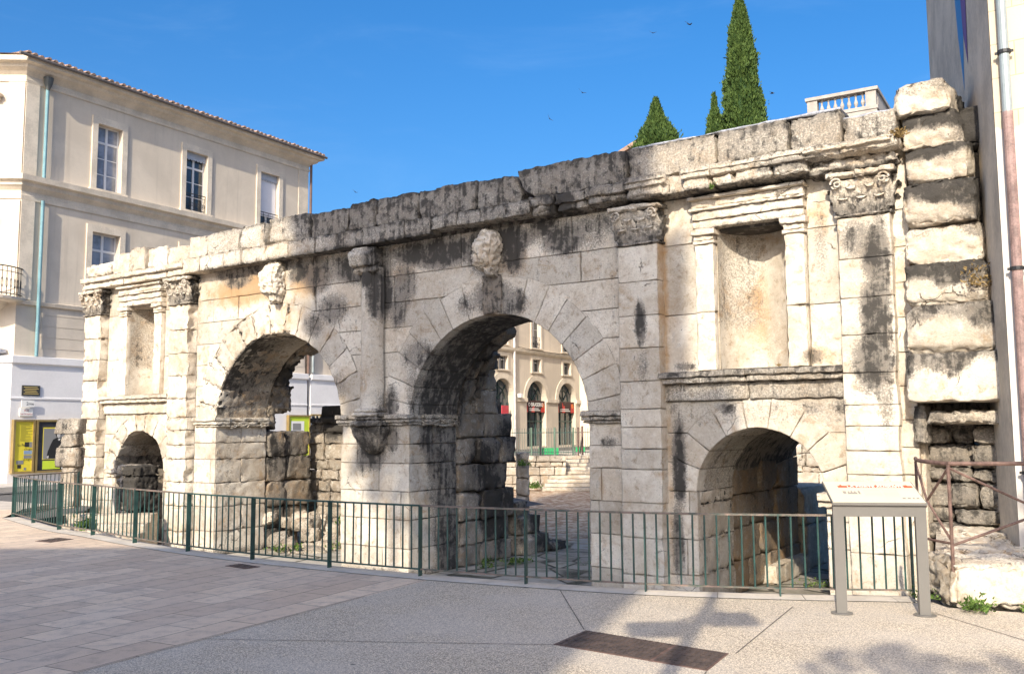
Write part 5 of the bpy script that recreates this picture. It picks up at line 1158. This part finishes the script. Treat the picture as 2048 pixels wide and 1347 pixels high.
sg1 = Thing('district_sign', 'small white district sign between the dark plaque and street name sign', 'sign', FAC, (-.5, -.2, 2.6)); pb = sg1.part('plate', MB().box(-.56, -.12, -.26, -.235, 2.54, 2.76), WHITEINK); text('2me', .15, INK, sg1, pb, (-.40, -.2615, 2.6), (1, 0, 0), (0, 0, 1))
sg2 = Thing('street_name_sign', 'white street sign lettered in red, lowest on the white corner', 'sign', FAC, (-.5, -.2, 2.3)); pb = sg2.part('plate', MB().box(-.56, -.12, -.19, -.155, 2.24, 2.50), WHITEINK)
RI = flat('red_letters', (.5, .12, .10)); text('RUE', .09, RI, sg2, pb, (-.34, -.1915, 2.39), (1, 0, 0), (0, 0, 1), align='CENTER'); text('NATIONALE', .075, RI, sg2, pb, (-.34, -.1915, 2.28), (1, 0, 0), (0, 0, 1), align='CENTER')

# neighbour seen through the left arch
nh = Thing('neighbour_house', 'white-based low house seen through the left large arch', 'house', FAC, (15, 0, 0))
m = facade_wall(MB(), 12.92, 22.0, 4.26, 7.6, [(14.5, 15.7, 5.2, 6.9), (17.6, 18.8, 5.2, 6.9)]); m.box(12.94, 21.98, .55, 8, 0, 7.6); nh.part('wall', m, CREAM)
window(nh, 14.5, 15.7, 5.2, 6.9, rail=True, sur=.2); window(nh, 17.6, 18.8, 5.2, 6.9, sur=.2)
m = MB(); m.sweep([(12.92, -.10), (22.0, -.10)], [(-.12, 0), (.05, 0), (.05, 3.95), (.14, 4.0), (.14, 4.22), (-.12, 4.26)]); g2_ = nh.part('ground_storey', m, WHITER)
m = MB(); m.sweep([(12.92, -.10), (22.0, -.10)], [(.04, 2.80), (.08, 2.80), (.08, 2.86), (.04, 2.88)]); nh.part('ledge', m, WHITER, parent=g2_)
nh.part('roof', MB().prism([(12.9, -.5), (22.1, -.5), (22.1, 8), (12.9, 8)], 'z', 7.6, 7.9), TILE)
fpipe(nh, 13.05, 4.3, 7.5, ZINC)
c4 = case('display_case', 'yellow-green poster case glimpsed through the left large arch', 11.5, 12.7, .2, 2.3, LIME, y=-.27)
quad(c4, 11.6, 12.4, 1.6, 2.1, WHITEINK, -.296, parent=c4.e.children[0]); quad(c4, 11.7, 12.2, 1.7, 2.0, GREYP, -.301, parent=c4.e.children[0])
sh = Thing('barred_shop_window', 'shop window behind pale metal bars, seen through the left large arch', 'window', FAC, (14, -.2, 1.0)); sh.part('pane', MB().box(13.0, 16.2, -.19, -.16, .6, 2.3), GLASS); m = MB()
for k in range(14): m.box(13.1+.23*k, 13.16+.23*k, -.30, -.27, .5, 2.35)
m.box(13.0, 16.2, -.31, -.28, 2.1, 2.14); m.box(13.0, 16.2, -.31, -.28, .7, .74); sh.part('bars', m, simple('pale_bars', (.55, .48, .35), .5))
m = MB(); m.box(12.93, 16.3, -.24, -.155, 2.35, 2.42); sh.part('lintel', m, BRASS)

# arcaded house seen through the right arch
ZB = .45
ah = Thing('arcaded_house', 'cream house with round ground-floor arches seen through the right large arch', 'house', FAC, (33, 0, ZB))
AC = [25.31, 29.36, 33.41, 37.46]
ops = []
for c in AC: ops += [(c-1.22, c+1.22, ZB+.1, 3.50, 'arch'), (c-.52, c+.52, 5.3, 6.12), (c-.55, c+.55, 6.85, 9.3), (c-.55, c+.55, 10.9, 13.2)]
m = facade_wall(MB(), 22.02, 39.3, 0, 14.4, ops, thick=.45); m.box(22.04, 39.28, .9, 9, 0, 14.4); ah.part('wall', m, CREAM)
for c in AC:
    window(ah, c-.52, c+.52, 5.3, 6.12, sur=.18, rows=2); window(ah, c-.55, c+.55, 6.85, 9.3, sur=.18, rail=True); window(ah, c-.55, c+.55, 10.9, 13.2, sur=.18)
    m = MB(); 
    for k in range(5): m.tube([(c-.42+.21*k, .12, 5.32), (c-.42+.21*k, .12, 6.10)], .02, 5)
    ah.part('window_bars', m, IRON)
    m = MB()   # arch moulding
    for (r0, r1, d) in ((1.24, 1.62, -.04),): m.prism(arcpts(c, 3.50, r1, 24)+arcpts(c, 3.50, r0, 24, 0, math.pi), 'y', d, .0)
    ah.part('arch_moulding', m, CREAMT)
    ap = ah.part('arched_shopfront', MB().prism([(c-1.2, ZB)]+arcpts(c, 3.5, 1.2, 16)+[(c+1.2, ZB)], 'y', .36, .38), GLASS)
    m = MB(); 
    for x in (c-1.15, c-.38, c+.38, c+1.1): m.box(x-.03, x+.03, .30, .35, ZB, 3.3)
    for k in range(1, 4): a = math.pi*k/4; m.tube([(c, .33, 3.5), (c+1.2*math.cos(a), .33, 3.5+1.2*math.sin(a))], .025, 5)
    m.tube([(c+.75*math.cos(a*.2), .33, 3.5+.75*math.sin(a*.2)) for a in range(16)], .025, 5); m.box(c-1.2, c+1.2, .28, .35, 2.1, 2.18); ah.part('glazing_bars', m, GREENP, parent=ap)
for c in AC: ah.part('impost_band', MB().box(c+1.24, min(c+4.05-1.24, 39.3), -.10, .0, 3.36, 3.60), CREAMT)
ah.part('impost_band', MB().box(22.02, AC[0]-1.24, -.1, 0, 3.36, 3.6), CREAMT)
m = MB(); m.sweep([(22.0, 0), (39.3, 0), (39.3, 9)], [(-.02, 6.38), (.08, 6.38), (.20, 6.5), (.22, 6.66), (-.02, 6.7)]); ah.part('string_course', m, CREAMT)
m = MB(); m.sweep([(22.0, 0), (39.3, 0), (39.3, 9)], [(-.02, 10.1), (.08, 10.1), (.28, 10.3), (.3, 10.42), (-.02, 10.5)]); ah.part('string_course', m, CREAMT)
m = MB(); m.sweep([(22.0, 0), (39.3, 0), (39.3, 9)], [(-.02, 14.0), (.1, 14.0), (.5, 14.2), (.5, 14.3), (-4, 14.7)]); ah.part('roof', m, TILE)
fpipe(ah, 30.55, .5, 14, simple('pale_pipe', (.62, .60, .58), .5), y=-.12, r=.075)
m = MB(); m.tube([(30.8+ (39.2-30.8)*k/20, -.25, 6.72-.10*math.sin(k/20*math.pi)+.02*(k % 2)) for k in range(21)], .02, 5); ah.part('wall_cable', m, INK)
ah.part('alarm_box', MB().box(30.9, 31.15, -.35, -.11, 3.62, 3.85), WHITER)
REDB = flat('banner_red', (.60, .05, .04)); DKB = flat('banner_black', (.05, .02, .02)); ORB = flat('banner_orange', (.75, .22, .05))
for k, c in enumerate(AC[2:]):
    t = Thing('shop_banner', ['black and red shop banner with white lettering across the left visible arch', 'black and red shop banner without large lettering across the right visible arch'][k], 'sign', FAC, (c, .1, 2.9))
    pb = t.part('banner', MB().box(c-1.2, c+1.2, .10, .14, 2.72, 3.46), DKB)
    for x0, x1, mt in ((c-1.2, c-.95, REDB), (c-.5, c-.1, REDB), (c+.7, c+1.2, REDB)): t.part('flame_print', MB().prism([(x0, 2.73), (x1, 2.73), (x1-.05, 3.2), ((x0+x1)/2, 3.05+.1*k), (x0+.05, 3.4 if x1-x0 < .3 or k else 3.0)], 'y', .094, .0985), mt, parent=pb)
    t.part('disc_print', MB().prism([(c+.95+.15*math.cos(a*.5), 3.18+.17*math.sin(a*.5)) for a in range(13)], 'y', .088, .0935), ORB, parent=pb)
    if not k: text('O BRASEIRO', .34, WHITEINK, t, pb, (c-.92, .085, 3.10), (1, 0, 0), (0, 0, 1), bold=.008)
    m = MB()
    for j in range(2): m.box(c-.75, c+.6-.2*j, .088, .092, 2.82+.11*j, 2.87+.11*j)
    t.part('small_print', m, WHITEINK, parent=pb)
t = Thing('shop_banner', 'pinkish red banner on the partly hidden arch left of the downpipe', 'sign', FAC, (AC[1], .1, 2.6)); t.part('banner', MB().box(AC[1]+.0, AC[1]+.75, .05, .10, 2.3, 3.1), flat('pink_red', (.55, .06, .08)))
bw = Thing('blank_end_wall', 'bright sunlit wall joining the right end of the arcaded house', 'wall', FAC, (39.4, -1, ZB)); m = MB(); E0 = FAC.M.T@np.array([1, -.15, 0]); m.prism([(39.32, -.02), (39.32+E0[0]*12, -.02+E0[1]*12), (39.32+E0[0]*12, 6), (39.32, 6)], 'z', 0, 13.5); bw.part('wall', m, CREAMT)

# railing, bollards and crates on the far street
fr_ = Thing('far_railing', 'pale green railing on the coping beyond the court, with a gate post', 'railing', WORLD, (1.5, 42.2, .5))
m = MB(); m.box(-1.6, 5.0, 42.18, 42.22, 1.50, 1.53); m.box(-1.6, 5.0, 42.18, 42.22, .62, .65); rl = fr_.part('rails', m, GREENP)
b0 = None
for k in range(60):
    x = -1.55+.11*k
    if b0 is None: b0 = fr_.part('bar', MB().tube([(x, 42.2, .5), (x, 42.2, 1.72)], .012, 5), simple('faded_green_bar', (.15, .18, .15), .5), parent=rl)
    else: c = b0.copy(); COL.objects.link(c); c.parent = rl; c.location = (.11*k, 0, 0)
for x in (-.6, .85, 1.9, 2.75): fr_.part('post', MB().tube([(x, 42.2, .48), (x, 42.2, 1.75)], .045, 8), simple('faded_green_post', (.13, .19, .14), .5))
fr_.part('gate_leaf', MB().tube([(3.15, 42.1, .5), (3.15, 42.1, 1.8)], .05, 8).tube([(3.0, 41.4, .6), (3.15, 42.1, 1.4)], .03, 6).tube([(2.9, 41.2, .5), (2.9, 41.2, 1.75)], .04, 6), RUST)
CRG = simple('green_plastic', (.02, .34, .11), .4, var=.1)
for k, (x, y, lab) in enumerate([(1.75, 47.6, 'bright green plastic crates standing in a row behind the far railing'), (3.72, 49.2, 'single bright green plastic crate near the gate post of the far railing')]):
    t = Thing('green_crate', lab, 'crate', WORLD, (x, y, .35)); m = MB()
    for j in range(4 if k == 0 else 2): m.box(x-.42+.26*j, x-.19+.26*j, y-.2, y+.2, .38, .70); m.box(x-.43+.26*j, x-.18+.26*j, y-.21, y+.21, .66, .71)
    t.part('body', m, CRG)
for k, (x, y) in enumerate([(1.4, 47), (3.0, 46.2), (4.5, 50)]):
    t = Thing('bollard', ['slim grey bollard left of the green crates', 'slim dark bollard between the two groups of green crates', 'slim dark bollard in front of the sunlit end wall'][k], 'bollard', WORLD, (x, y, .35), 'bollards on the far pavement')
    t.part('shaft', MB().lathe([(0, 1.5), (.05, 1.48), (.06, 1.4), (.055, .4), (.08, .36)], (x, y), 10), IRON)

# ------------------------------------------------------------------ far roofs behind the gate
tw = Thing('roof_terrace_balustrade', 'stone balustrade of a roof terrace above the right part of the gate', 'balustrade', Frame((15.85, 48, 0), math.atan2(-2.0, 3.3)), (0, 0, 14))
BAL = simple('grey_balustrade_stone', (.40, .36, .32), .9, var=.1, scale=2)
m = MB(); m.box(0, 3.5, 0, 5.5, 8, 17.95); tw.part('tower_wall', m, BAL)
m = MB(); m.box(-.08, 3.58, -.08, .5, 18.95, 19.12); m.box(3.0, 3.58, .5, 5.6, 18.95, 19.12); tw.part('coping', m, BAL)
m = MB(); m.box(-.05, 3.55, -.05, .45, 17.96, 18.15); m.box(3.05, 3.55, .45, 5.5, 17.96, 18.15); tw.part('plinth', m, BAL)
for x, y in ((0, 0), (2.95, 0)): tw.part('pedestal', MB().box(x, x+.52, y, y+.42, 18.152, 18.948), BAL)
tw.part('side_parapet', MB().box(3.1, 3.5, .44, 5.4, 18.152, 18.948), BAL)
bal0 = None
for k in range(7):
    x = .72+.345*k
    if bal0 is None: bal0 = tw.part('baluster', MB().lathe([(.09, 18.152), (.09, 18.2), (.05, 18.25), (.11, 18.42), (.10, 18.5), (.045, 18.66), (.05, 18.8), (.085, 18.88), (.085, 18.948)], (x, .2), 10), BAL)
    else: c = bal0.copy(); COL.objects.link(c); c.parent = tw.e; c.location = (.345*k, 0, 0)
gh = Thing('gabled_house', 'corner of a tiled gable just showing left of the small cypress', 'house', WORLD, (8, 51, 0)); gh.part('wall', MB().prism([(5.85, 0), (13, 0), (13, 15.6), (9.0, 16.6), (7.35, 17.6), (5.85, 16.6)], 'y', 50.3, 58), CREAM)
gh.part('roof', MB().prism([(5.6, 16.5), (7.35, 17.62), (9.2, 16.5), (9.2, 16.7), (7.35, 17.84), (5.6, 16.72)], 'y', 50, 58.3), TILE)

# ------------------------------------------------------------------ cypresses
def leafmat(name, c1, c2):
    m, nt, b = newmat(name); g = NT(nt); oi = g.n('ShaderNodeAttribute', attribute_name='stain'); sp = g.n('ShaderNodeSeparateColor', i_0=oi.outputs[0])
    n = g.noise(pos(g), 2.2, 4, .6); f = g.math('ADD', g.math('MULTIPLY', sp.outputs[2], .6), g.math('MULTIPLY', n, .5))
    nt.links.new(g.mix(g.ramp(f, .25, .85), c1, c2), b.inputs['Base Color']); b.inputs['Roughness'].default_value = .7; b.inputs['Specular IOR Level'].default_value = .25
    tr = nt.nodes.new('ShaderNodeBsdfTranslucent'); nt.links.new(g.mix(g.ramp(f, .25, .85), c1, c2), tr.inputs[0]); mx = nt.nodes.new('ShaderNodeMixShader'); mx.inputs[0].default_value = .25
    nt.links.new(b.outputs[0], mx.inputs[1]); nt.links.new(tr.outputs[0], mx.inputs[2]); nt.links.new(mx.outputs[0], nt.nodes['Material Output'].inputs[0]); return m
CYP = leafmat('cypress_foliage', (.022, .058, .016), (.12, .185, .045)); BARK = simple('bark', (.16, .12, .09), .9, var=.2, scale=6, bump=.5)
def tufts(P, D, S, W, rs):
    """small pointed leaf sprays: positions, directions, lengths"""
    n = len(P); a = rs.normal(size=(n, 3)); sd_ = np.cross(D, a); sd_ /= np.linalg.norm(sd_, axis=1, keepdims=True)
    v = np.stack([P-sd_*W[:, None], P+D*S[:, None]*.45-sd_*W[:, None]*1.1, P+D*S[:, None], P+D*S[:, None]*.45+sd_*W[:, None]*1.1, P+sd_*W[:, None]], 1).reshape(-1, 3)
    f = (np.arange(n)[:, None]*5+np.arange(5)).tolist(); return v, f
def cypress(label, x, y, ztop, zwide, wtop_prof, n, seed, base=0):
    rs = np.random.RandomState(seed); t = Thing('cypress_tree', label, 'tree', WORLD, (x, y, base), 'cypresses behind the gate')
    t.part('trunk', MB().tube([(x, y, base), (x, y, ztop*.5), (x, y, ztop-.6)], [.22, .14, .03], 8), BARK)
    u = rs.rand(n)**.75; z = ztop-(ztop-zwide)*u*1.0; q = (ztop-z); rad = np.interp(q, *zip(*wtop_prof))
    nl = fbm(np.stack([np.zeros(n)+seed, rs.rand(n)*0+z*.9, z*0], 1), seed, 2)
    an = rs.rand(n)*2*math.pi; cl = fbm(np.stack([np.cos(an)*2.4, np.sin(an)*2.4, z*1.5], 1)+seed, seed, 4)
    rr_ = rad*(.36+1.2*cl)*(.70+.3*rs.rand(n)**.4+.28*(rs.rand(n)<.06)*rs.rand(n))*(1+.35*(fbm(np.stack([np.cos(an)*6, np.sin(an)*6, z*4.5], 1), seed+3, 2)-.5))
    P = np.stack([x+rr_*np.cos(an), y+rr_*np.sin(an), z], 1)
    D = np.stack([np.cos(an)*.45, np.sin(an)*.45, np.full(n, 1.)], 1)+rs.normal(size=(n, 3))*.28; D /= np.linalg.norm(D, axis=1, keepdims=True)
    S = rs.uniform(.07, .17, n); Wd = S*.2
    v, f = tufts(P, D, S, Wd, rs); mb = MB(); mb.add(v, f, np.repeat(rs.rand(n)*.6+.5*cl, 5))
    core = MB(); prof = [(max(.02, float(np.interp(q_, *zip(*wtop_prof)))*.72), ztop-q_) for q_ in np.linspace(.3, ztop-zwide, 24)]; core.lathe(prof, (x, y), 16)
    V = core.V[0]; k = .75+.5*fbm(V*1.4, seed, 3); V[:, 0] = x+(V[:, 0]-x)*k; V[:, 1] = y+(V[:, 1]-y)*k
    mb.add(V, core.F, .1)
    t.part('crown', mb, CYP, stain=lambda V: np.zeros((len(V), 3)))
cypress('very tall slender cypress, its tip touching the top of the photo', 9.82, 38, 20.1, 8, [(0, .03), (.8, .25), (2.5, .48), (4.5, .72), (6, .95), (9, 1.1), (12, 1.2)], 95000, 5)
cypress('thin low spire growing from the right flank of the tallest cypress', 10.62, 38.3, 16.1, 10, [(0, .03), (.6, .16), (2, .3), (6, .4)], 14000, 9)
cypress('broad small cypress left of the others, close to the tiled gable', 6.15, 38, 15.55, 9, [(0, .03), (.5, .22), (1.2, .5), (1.8, .78), (3, 1.0), (6, 1.2)], 38000, 6)
cypress('small thin cypress just left of the tallest one', 8.62, 38, 15.75, 9, [(0, .02), (.7, .1), (1.1, .26), (1.8, .38), (3, .48), (6, .6)], 18000, 7)

# ------------------------------------------------------------------ weeds and small plants
WEED = leafmat('weed_leaves', (.05, .10, .02), (.17, .26, .06)); DRYW = leafmat('dry_weed', (.20, .14, .06), (.40, .28, .12))
def weed(label, c, r, n, s, seed, mat=None, up=1., name='weed_plant'):
    rs = np.random.RandomState(seed); n = int(n*1.3); ctr = rs.normal(size=(5, 2))*r*.9; pk = ctr[rs.randint(0, 5, n)]; P = np.array(c)+np.stack([pk[:, 0]+rs.normal(size=n)*r*.45, pk[:, 1]+rs.normal(size=n)*r*.45, np.abs(rs.normal(size=n))*r*.6*up], 1)
    D = rs.normal(size=(n, 3)); D[:, 2] = np.abs(D[:, 2])+.3; D /= np.linalg.norm(D, axis=1, keepdims=True); S = rs.uniform(.35, 1.0, n)*s*.8; v, f = tufts(P, D, S, S*.22, rs)
    mb = MB(); mb.add(v, f, np.repeat(rs.rand(n), 5)); 
    for k in range(6): q = P[k]; mb.tube([tuple(c), tuple(q)], .004, 4)
    V = np.array(c); o = mb.build(name, mat or WEED, base=tuple(V), stain=lambda V: np.zeros((len(V), 3))); return tag(o, label, 'plant', 'weeds growing among the stones')
weed('leafy green weed at the foot of the pale base block by the lectern', (4.27, 8.93, .02), .085, 170, .07, 1)
weed('thin green weed climbing beside the rough side block', (4.10, 9.35, .05), .06, 60, .06, 2)
weed('small weed under the right end of the base block', (4.75, 8.80, .02), .05, 60, .06, 3); weed('weed at the right picture edge below the base block', (5.1, 8.8, .05), .06, 70, .06, 4)
p = GATE.w
def gwp(s, d, z): return tuple(p((s, d, z)))
weed('bushy green plant on the rubble inside the left large arch', gwp(-3.4, 2.7, -.5), .14, 260, .11, 5); weed('low green plants along the floor of the left large arch', gwp(-2.4, 2.2, -1.0), .3, 300, .09, 6, up=.5)
weed('green weeds at the foot of the rubble heap', gwp(-4.0, 1.3, -1.0), .2, 260, .1, 7, up=.6); weed('dark green weeds at the foot of the ruined wall in the right large arch', gwp(1.6, 2.2, -1.02), .22, 260, .09, 8, up=.4)
weed('green tuft at the base of the court steps', (1.05, 40.9, -.9), .2, 200, .16, 9); weed('green weed on the rubble wall right of the court steps', (5.3, 41.9, -.1), .2, 200, .16, 10); weed('weed on top of the thin pier stub', (.3, 29.5, .55), .12, 120, .12, 11)
weed('green plant growing beside the side steps behind the left railing', (-8.9, 19.6, -.3), .16, 300, .14, 12); weed('low plant by the far left corner of the gate', (-8.3, 18.9, -.75), .18, 220, .13, 13)
weed('dry orange weed with yellow flowers hanging from the stepped stones', gwp(10.92, -.4, 3.5), .10, 170, .07, 14, DRYW, up=2.2); weed('dry tuft hanging from the joint above the last pilaster', gwp(9.95, -.38, 5.62), .08, 140, .07, 15, DRYW)
weed('green tuft in the gap of the broken cornice', gwp(7.29, -.42, 5.32), .035, 70, .05, 16, up=2); weed('tiny dry tuft on the right niche sill', gwp(8.1, -.1, 2.62), .03, 40, .04, 17, DRYW)
weed('grass on the upper terrace seen through the right small arch', (10.6, 35.4, 1.6), .4, 400, .18, 18, up=.3); weed('grass tuft at the foot of the upper terrace', (11.3, 34.2, 1.5), .3, 250, .18, 19, up=.3)
weed('small weeds between the floor slabs of the right large arch', gwp(3.3, 3.3, -1.03), .3, 160, .06, 20, up=.2); weed('moss and weeds in the small passage floor', gwp(7.6, 3.2, -1.03), .35, 260, .06, 21, up=.2)

# ------------------------------------------------------------------ swifts
BIRD = simple('dark_feathers', (.03, .03, .035), .6)
def swift(label, c, yaw, roll, s):
    m = MB(); m.tube([(-.09*s, 0, 0), (-.04*s, 0, 0), (.03*s, 0, 0), (.08*s, 0, 0), (.10*s, 0, 0)], [.003*s, .014*s, .02*s, .012*s, .003*s], 8)
    for sg in (-1, 1):
        pts = [(.035, .01), (.045, .07), (.02, .14), (-.06, .21), (-.01, .13), (-.015, .06), (-.02, .01)]
        v = [(x*s, sg*y*s, (.0+y*.35)*s) for x, y in pts]+[(x*s, sg*y*s, (y*.35-.006)*s) for x, y in pts]; n = len(pts)
        m.add(v, [tuple(range(n)), tuple(range(n, 2*n))[::-1]]+[(k, (k+1) % n, n+(k+1) % n, n+k) for k in range(n)])
    o = m.build('swift', BIRD); o.location = c; o.rotation_euler = (roll, 0, yaw); tag(o, label, 'bird', 'swifts in the sky')
for c, lab, yw, rl_, s_ in [((6.03, 30, 15.22), 'swift to the upper left of the tallest cypress, flying highest', .5, .5, 1.0), ((4.81, 30, 14.93), 'tiny swift left of the highest flying swift', 1.3, .2, .6), ((2.4, 30, 12.88), 'swift in mid sky above the right large arch', 1.2, .6, .8), ((1.3, 30, 11.99), 'swift with a pale belly in mid sky, low above the broken top blocks', 1.6, .9, .7), ((8.75, 30, 12.8), 'swift just right of the tallest cypress', -.5, .3, .85), ((-5.15, 30, 9.53), 'lowest swift, near the dark top blocks beside the corner house', 1.1, .5, .6)]:
    swift(lab, c, yw, rl_, s_)

# ------------------------------------------------------------------ behind the camera: what throws the big shadow
hb = Thing('tall_town_house', 'tall cream town house across the square, behind the viewer', 'house', WORLD, (-8.8, -12, 0))
HBF = Frame((-11.4, -12, 0), 0)
m = facade_wall(MB(), 0, 5.0, 0, 31, [(x, x+1.1, z, z+2.1) for x in (.8, 3.1) for z in (3, 7, 11, 15, 19)], thick=.3); V = m.V[0]; V[:, 0] -= 11.4; V[:, 1] = -12-V[:, 1]
m.prism([(-11.4, -12.4), (-6.45, -12.4), (-9.75, -22), (-14.7, -22)], 'z', 0, 31).prism([(-6.46, -12.3), (-5.9, -12.3), (-9.2, -22), (-9.76, -22)], 'z', 0, 21.5).box(-5.89, -5.38, -13.2, -12.3, 14.6, 18.8); hb.part('wall', m, CREAM)  # slanted footprint and side block shaped to fit the shadow's edge
hb.part('roof', MB().prism([(-11.5, -11.8), (-6.3, -11.8), (-9.6, -22.1), (-14.8, -22.1)], 'z', 31.002, 31.2), TILE)
hb2 = Thing('low_town_house', 'lower cream house beside the tall one, behind the viewer', 'house', WORLD, (-20, -12, 0))
hb2.part('wall', MB().box(-34, -11.41, -22, -12.1, 0, 15.8), CREAM); hb2.part('roof', MB().box(-34.3, -11.41, -22.3, -11.8, 15.802, 16.05), TILE)
LEAF = leafmat('plane_leaves', (.04, .09, .02), (.12, .20, .05))
def tree(label, x, y, h, clus, n, seed, sz=.2):
    rs = np.random.RandomState(seed); t = Thing('plane_tree', label, 'tree', WORLD, (x, y, 0)); m = MB(); m.tube([(x, y, -.1), (x+.1, y, h*.3), (x, y+.2, h*.6)], [.35, .26, .14], 10)
    for c in clus: m.tube([(x, y, h*.35), ((x+c[0])/2, (y+c[1])/2, (h*.4+c[2])/2), (c[0], c[1], c[2])], [.14, .08, .03], 6)
    t.part('trunk', m, BARK); mb = MB()
    for c in clus:
        k = int(n*c[6]); d = rs.normal(size=(k, 3)); d /= np.linalg.norm(d, axis=1, keepdims=True); rad = rs.rand(k)**.4
        q = fbm(d*1.8+seed, seed, 3); P = np.array(c[:3])+d*(rad*(.6+.8*q))[:, None]*np.array(c[3:6])
        D = rs.normal(size=(k, 3)); D /= np.linalg.norm(D, axis=1, keepdims=True); S = rs.uniform(.6, 1.3, k)*sz; v, f = tufts(P, D, S, S*.38, rs); mb.add(v, f, np.repeat(rs.rand(k), 5))
    t.part('crown', mb, LEAF, stain=lambda V: np.zeros((len(V), 3)))
tree('large plane tree in front of the tall house behind the viewer', -12, -10.5, 24, [(-11.0, -10.5, 25.6, 3.3, 3, 7.2, 1.)], 9000, 31, .45)
tree('young plane tree near the right house, behind the viewer', 1.6, -6, 10, [(-1.35, -6, 8.0, .9, .5, .35, .12), (.6, -6, 10.4, 1.1, .9, 1.0, .4)], 700, 32, .22)
LPX, LPY = -1.27, -.49
sl_ = Thing('street_lamp', 'slim street lamp with two flat square heads, behind the viewer', 'street lamp', WORLD, (LPX, LPY, 0))
sl_.part('pole', MB().tube([(LPX, LPY, 0), (LPX, LPY, 6.5)], [.085, .06], 12), GREYM)
for k, (dx, z, w) in enumerate(((-.30, 5.35, .27), (.27, 5.6, .22))):
    m = MB().box(LPX+dx-w, LPX+dx+w, LPY-.22, LPY+.22, z, z+.12); sl_.part('lamp_head', m, GREYM)
    sl_.part('arm', MB().tube([(LPX, LPY, z+.45), (LPX+dx, LPY, z+.12)], .03, 6), GREYM)
